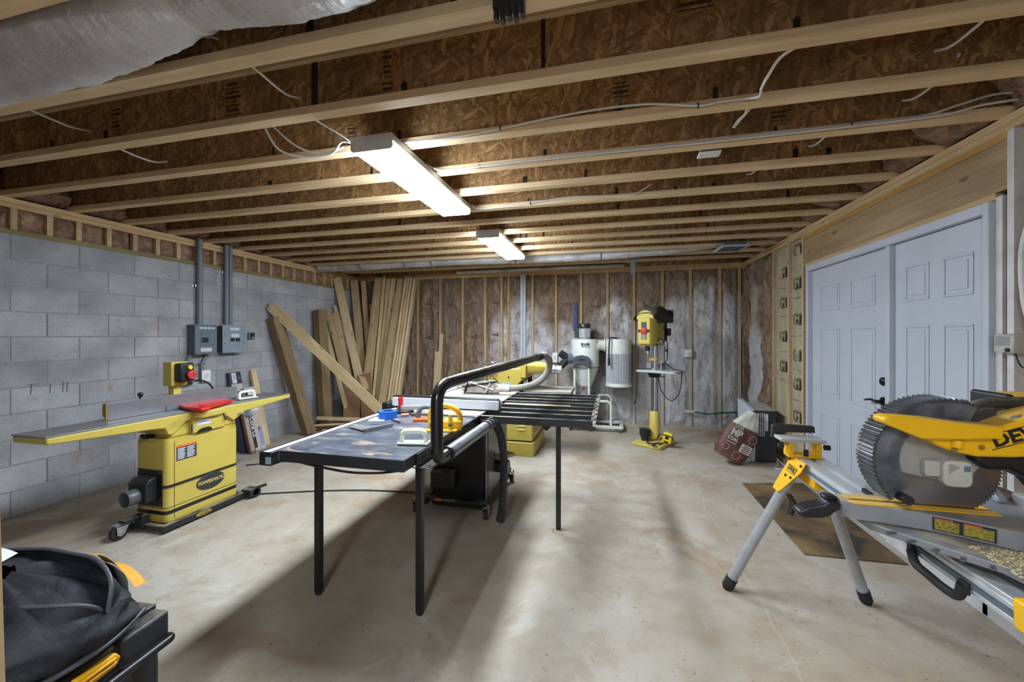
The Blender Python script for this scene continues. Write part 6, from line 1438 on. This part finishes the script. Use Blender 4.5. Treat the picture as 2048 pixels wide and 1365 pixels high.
def bagbody(u, v):
    a = 2 * math.pi * u; z = v
    e = 2.6; ca, sa = math.cos(a), math.sin(a); r_ = (abs(ca) ** e + abs(sa) ** e) ** (-1 / e)
    prof = (1 - (abs(z - .36) / .641) ** 2.6) if z > .36 else (1 - ((.36 - z) / .36) ** 3 * .30)
    prof = max(prof, .02) ** .5
    fold = .020 * fn3(ca * 1.6 + z * 2, sa * 1.6, z * 3, 1.6) + .013 * math.sin(9 * a + 6 * z + 2 * fn3(ca, sa, z, 2)) * z
    fold *= (1 if z < .8 else (1 - z) * 5)
    zz = .27 * z * (1 - .22 * ca * (z) * (1 if z < .8 else (1 - z) * 5)) + .016 * fn3(ca * 3, sa * 3, 2, 1)
    return ((.345 * prof + fold) * ca * r_ - .02 * z, (.205 * prof + fold) * sa * r_, zz + .03 * z * fn3(ca * 2, sa * 2, 5, 1.3))
MB().grid(72, 26, bagbody).build('body', M['nylon'], tbg, smooth=70)
def flap(u, v):
    a = math.pi * u; sa = max(.0001, math.sin(a)); x = .315 * math.cos(a)
    return (x - .01, .03 - .115 * sa ** .8 - .09 * v * sa ** .4, .125 + .125 * sa ** .6 - .13 * v * sa ** .3 + .012 * fn3(x * 7, v * 3, 1) - .02 * math.sin(x * 9 + 1))
MB().grid(48, 10, flap).build('front_flap', M['nylon'], tbg, smooth=70)
def flap2(u, v):
    a = math.pi * u; sa = max(.0001, math.sin(a)); x = .32 * math.cos(a)
    return (x - .005, .03 + .075 * sa + .07 * v * sa ** .4, .125 + .175 * sa ** .5 - .14 * v * sa ** .3 + .012 * fn3(x * 7, v * 3, 4))
MB().grid(48, 10, flap2).build('rear_flap', M['nylon'], tbg, smooth=70)
zp = plain('zip_tape', S(66, 66, 72), .5)
MB().tube([flap(i / 40, 0) for i in range(41)], .006, 8).build('zip', zp, tbg, smooth=60)
MB().tube([flap2(i / 40, 0) for i in range(41)], .006, 8).build('zip', zp, tbg, smooth=60)
MB().tube(bez([(-.30, -.19, .03), (-.1, -.235, .03), (.12, -.23, .03), (.28, -.16, .03), (.335, 0, .04), (.30, .15, .05)], 8), .009, 8).build('piping', zp, tbg, smooth=60)
MB().grid(10, 8, lambda u, v: (.12 + .16 * u, .135 + .05 * v, .262 - .10 * u * u + .012 * math.sin(5 * v + 4 * u) - .05 * v)).build('yellow_lining', plain('lining_yellow', S(214, 150, 34), .7), tbg, smooth=70)
MB().grid(6, 6, lambda u, v: (-.24 + .16 * u, .0 + .09 * v, .265 + .02 * math.sin(3 * u) + .02 * v)).build('care_label', M['white_plastic'], tbg, smooth=70)

tbg.scale = (1, 1, .82)

# ------------------------------------------------------------------ wood chips and specks swept about the floor
cp = MB(); rc = random.Random(11)
def chips(n_, cx, cy, sx_, sy_, smax):
    for k in range(n_):
        x = rc.gauss(cx, sx_); y = rc.gauss(cy, sy_)
        if x > XR - .05 or x < XL + .05 or y > YB - .05 or y < .3: continue
        a = rc.uniform(.002, smax); cp.cbox((x, y, .0012), (a * rc.uniform(.8, 2.2), a, .0022), Matrix.Rotation(rc.uniform(0, 3.1), 3, 'Z'))
chips(380, 1.2, 1.6, .35, .5, .006); chips(160, .3, 2.6, 1.2, 1.0, .006); chips(60, -.38, 2.95, .03, .03, .012); chips(120, -3.2, 2.2, .12, .2, .006); chips(140, -1.0, 2.2, .8, .8, .006); chips(90, -.9, 4.3, .5, .4, .007)
co_ = cp.build('wood_chips', plain('chip_tan', S(196, 172, 124), .9, 0, 0, .3, 50)); tag(co_, 'loose wood chips and specks scattered on the floor', 'wood chips', None, 'stuff')
import OpenImageIO as oiio, numpy as np, sys
im=oiio.ImageBuf('/workdir/render_main.png').get_pixels(oiio.FLOAT)[:,:,:3]
print(im.shape)
s=im.shape[1]/2048
for r in [(1230,980,1270,1010),(90,560,130,590),(1080,60,1160,120),(1000,165,1030,185),(1800,650,1840,680),(1740,400,1780,430),(930,600,965,630),(560,960,600,990)]:
    x0,y0,x1,y1=[int(v*s) for v in r]; print(r,(im[y0:y1,x0:x1].mean((0,1))*255).astype(int))
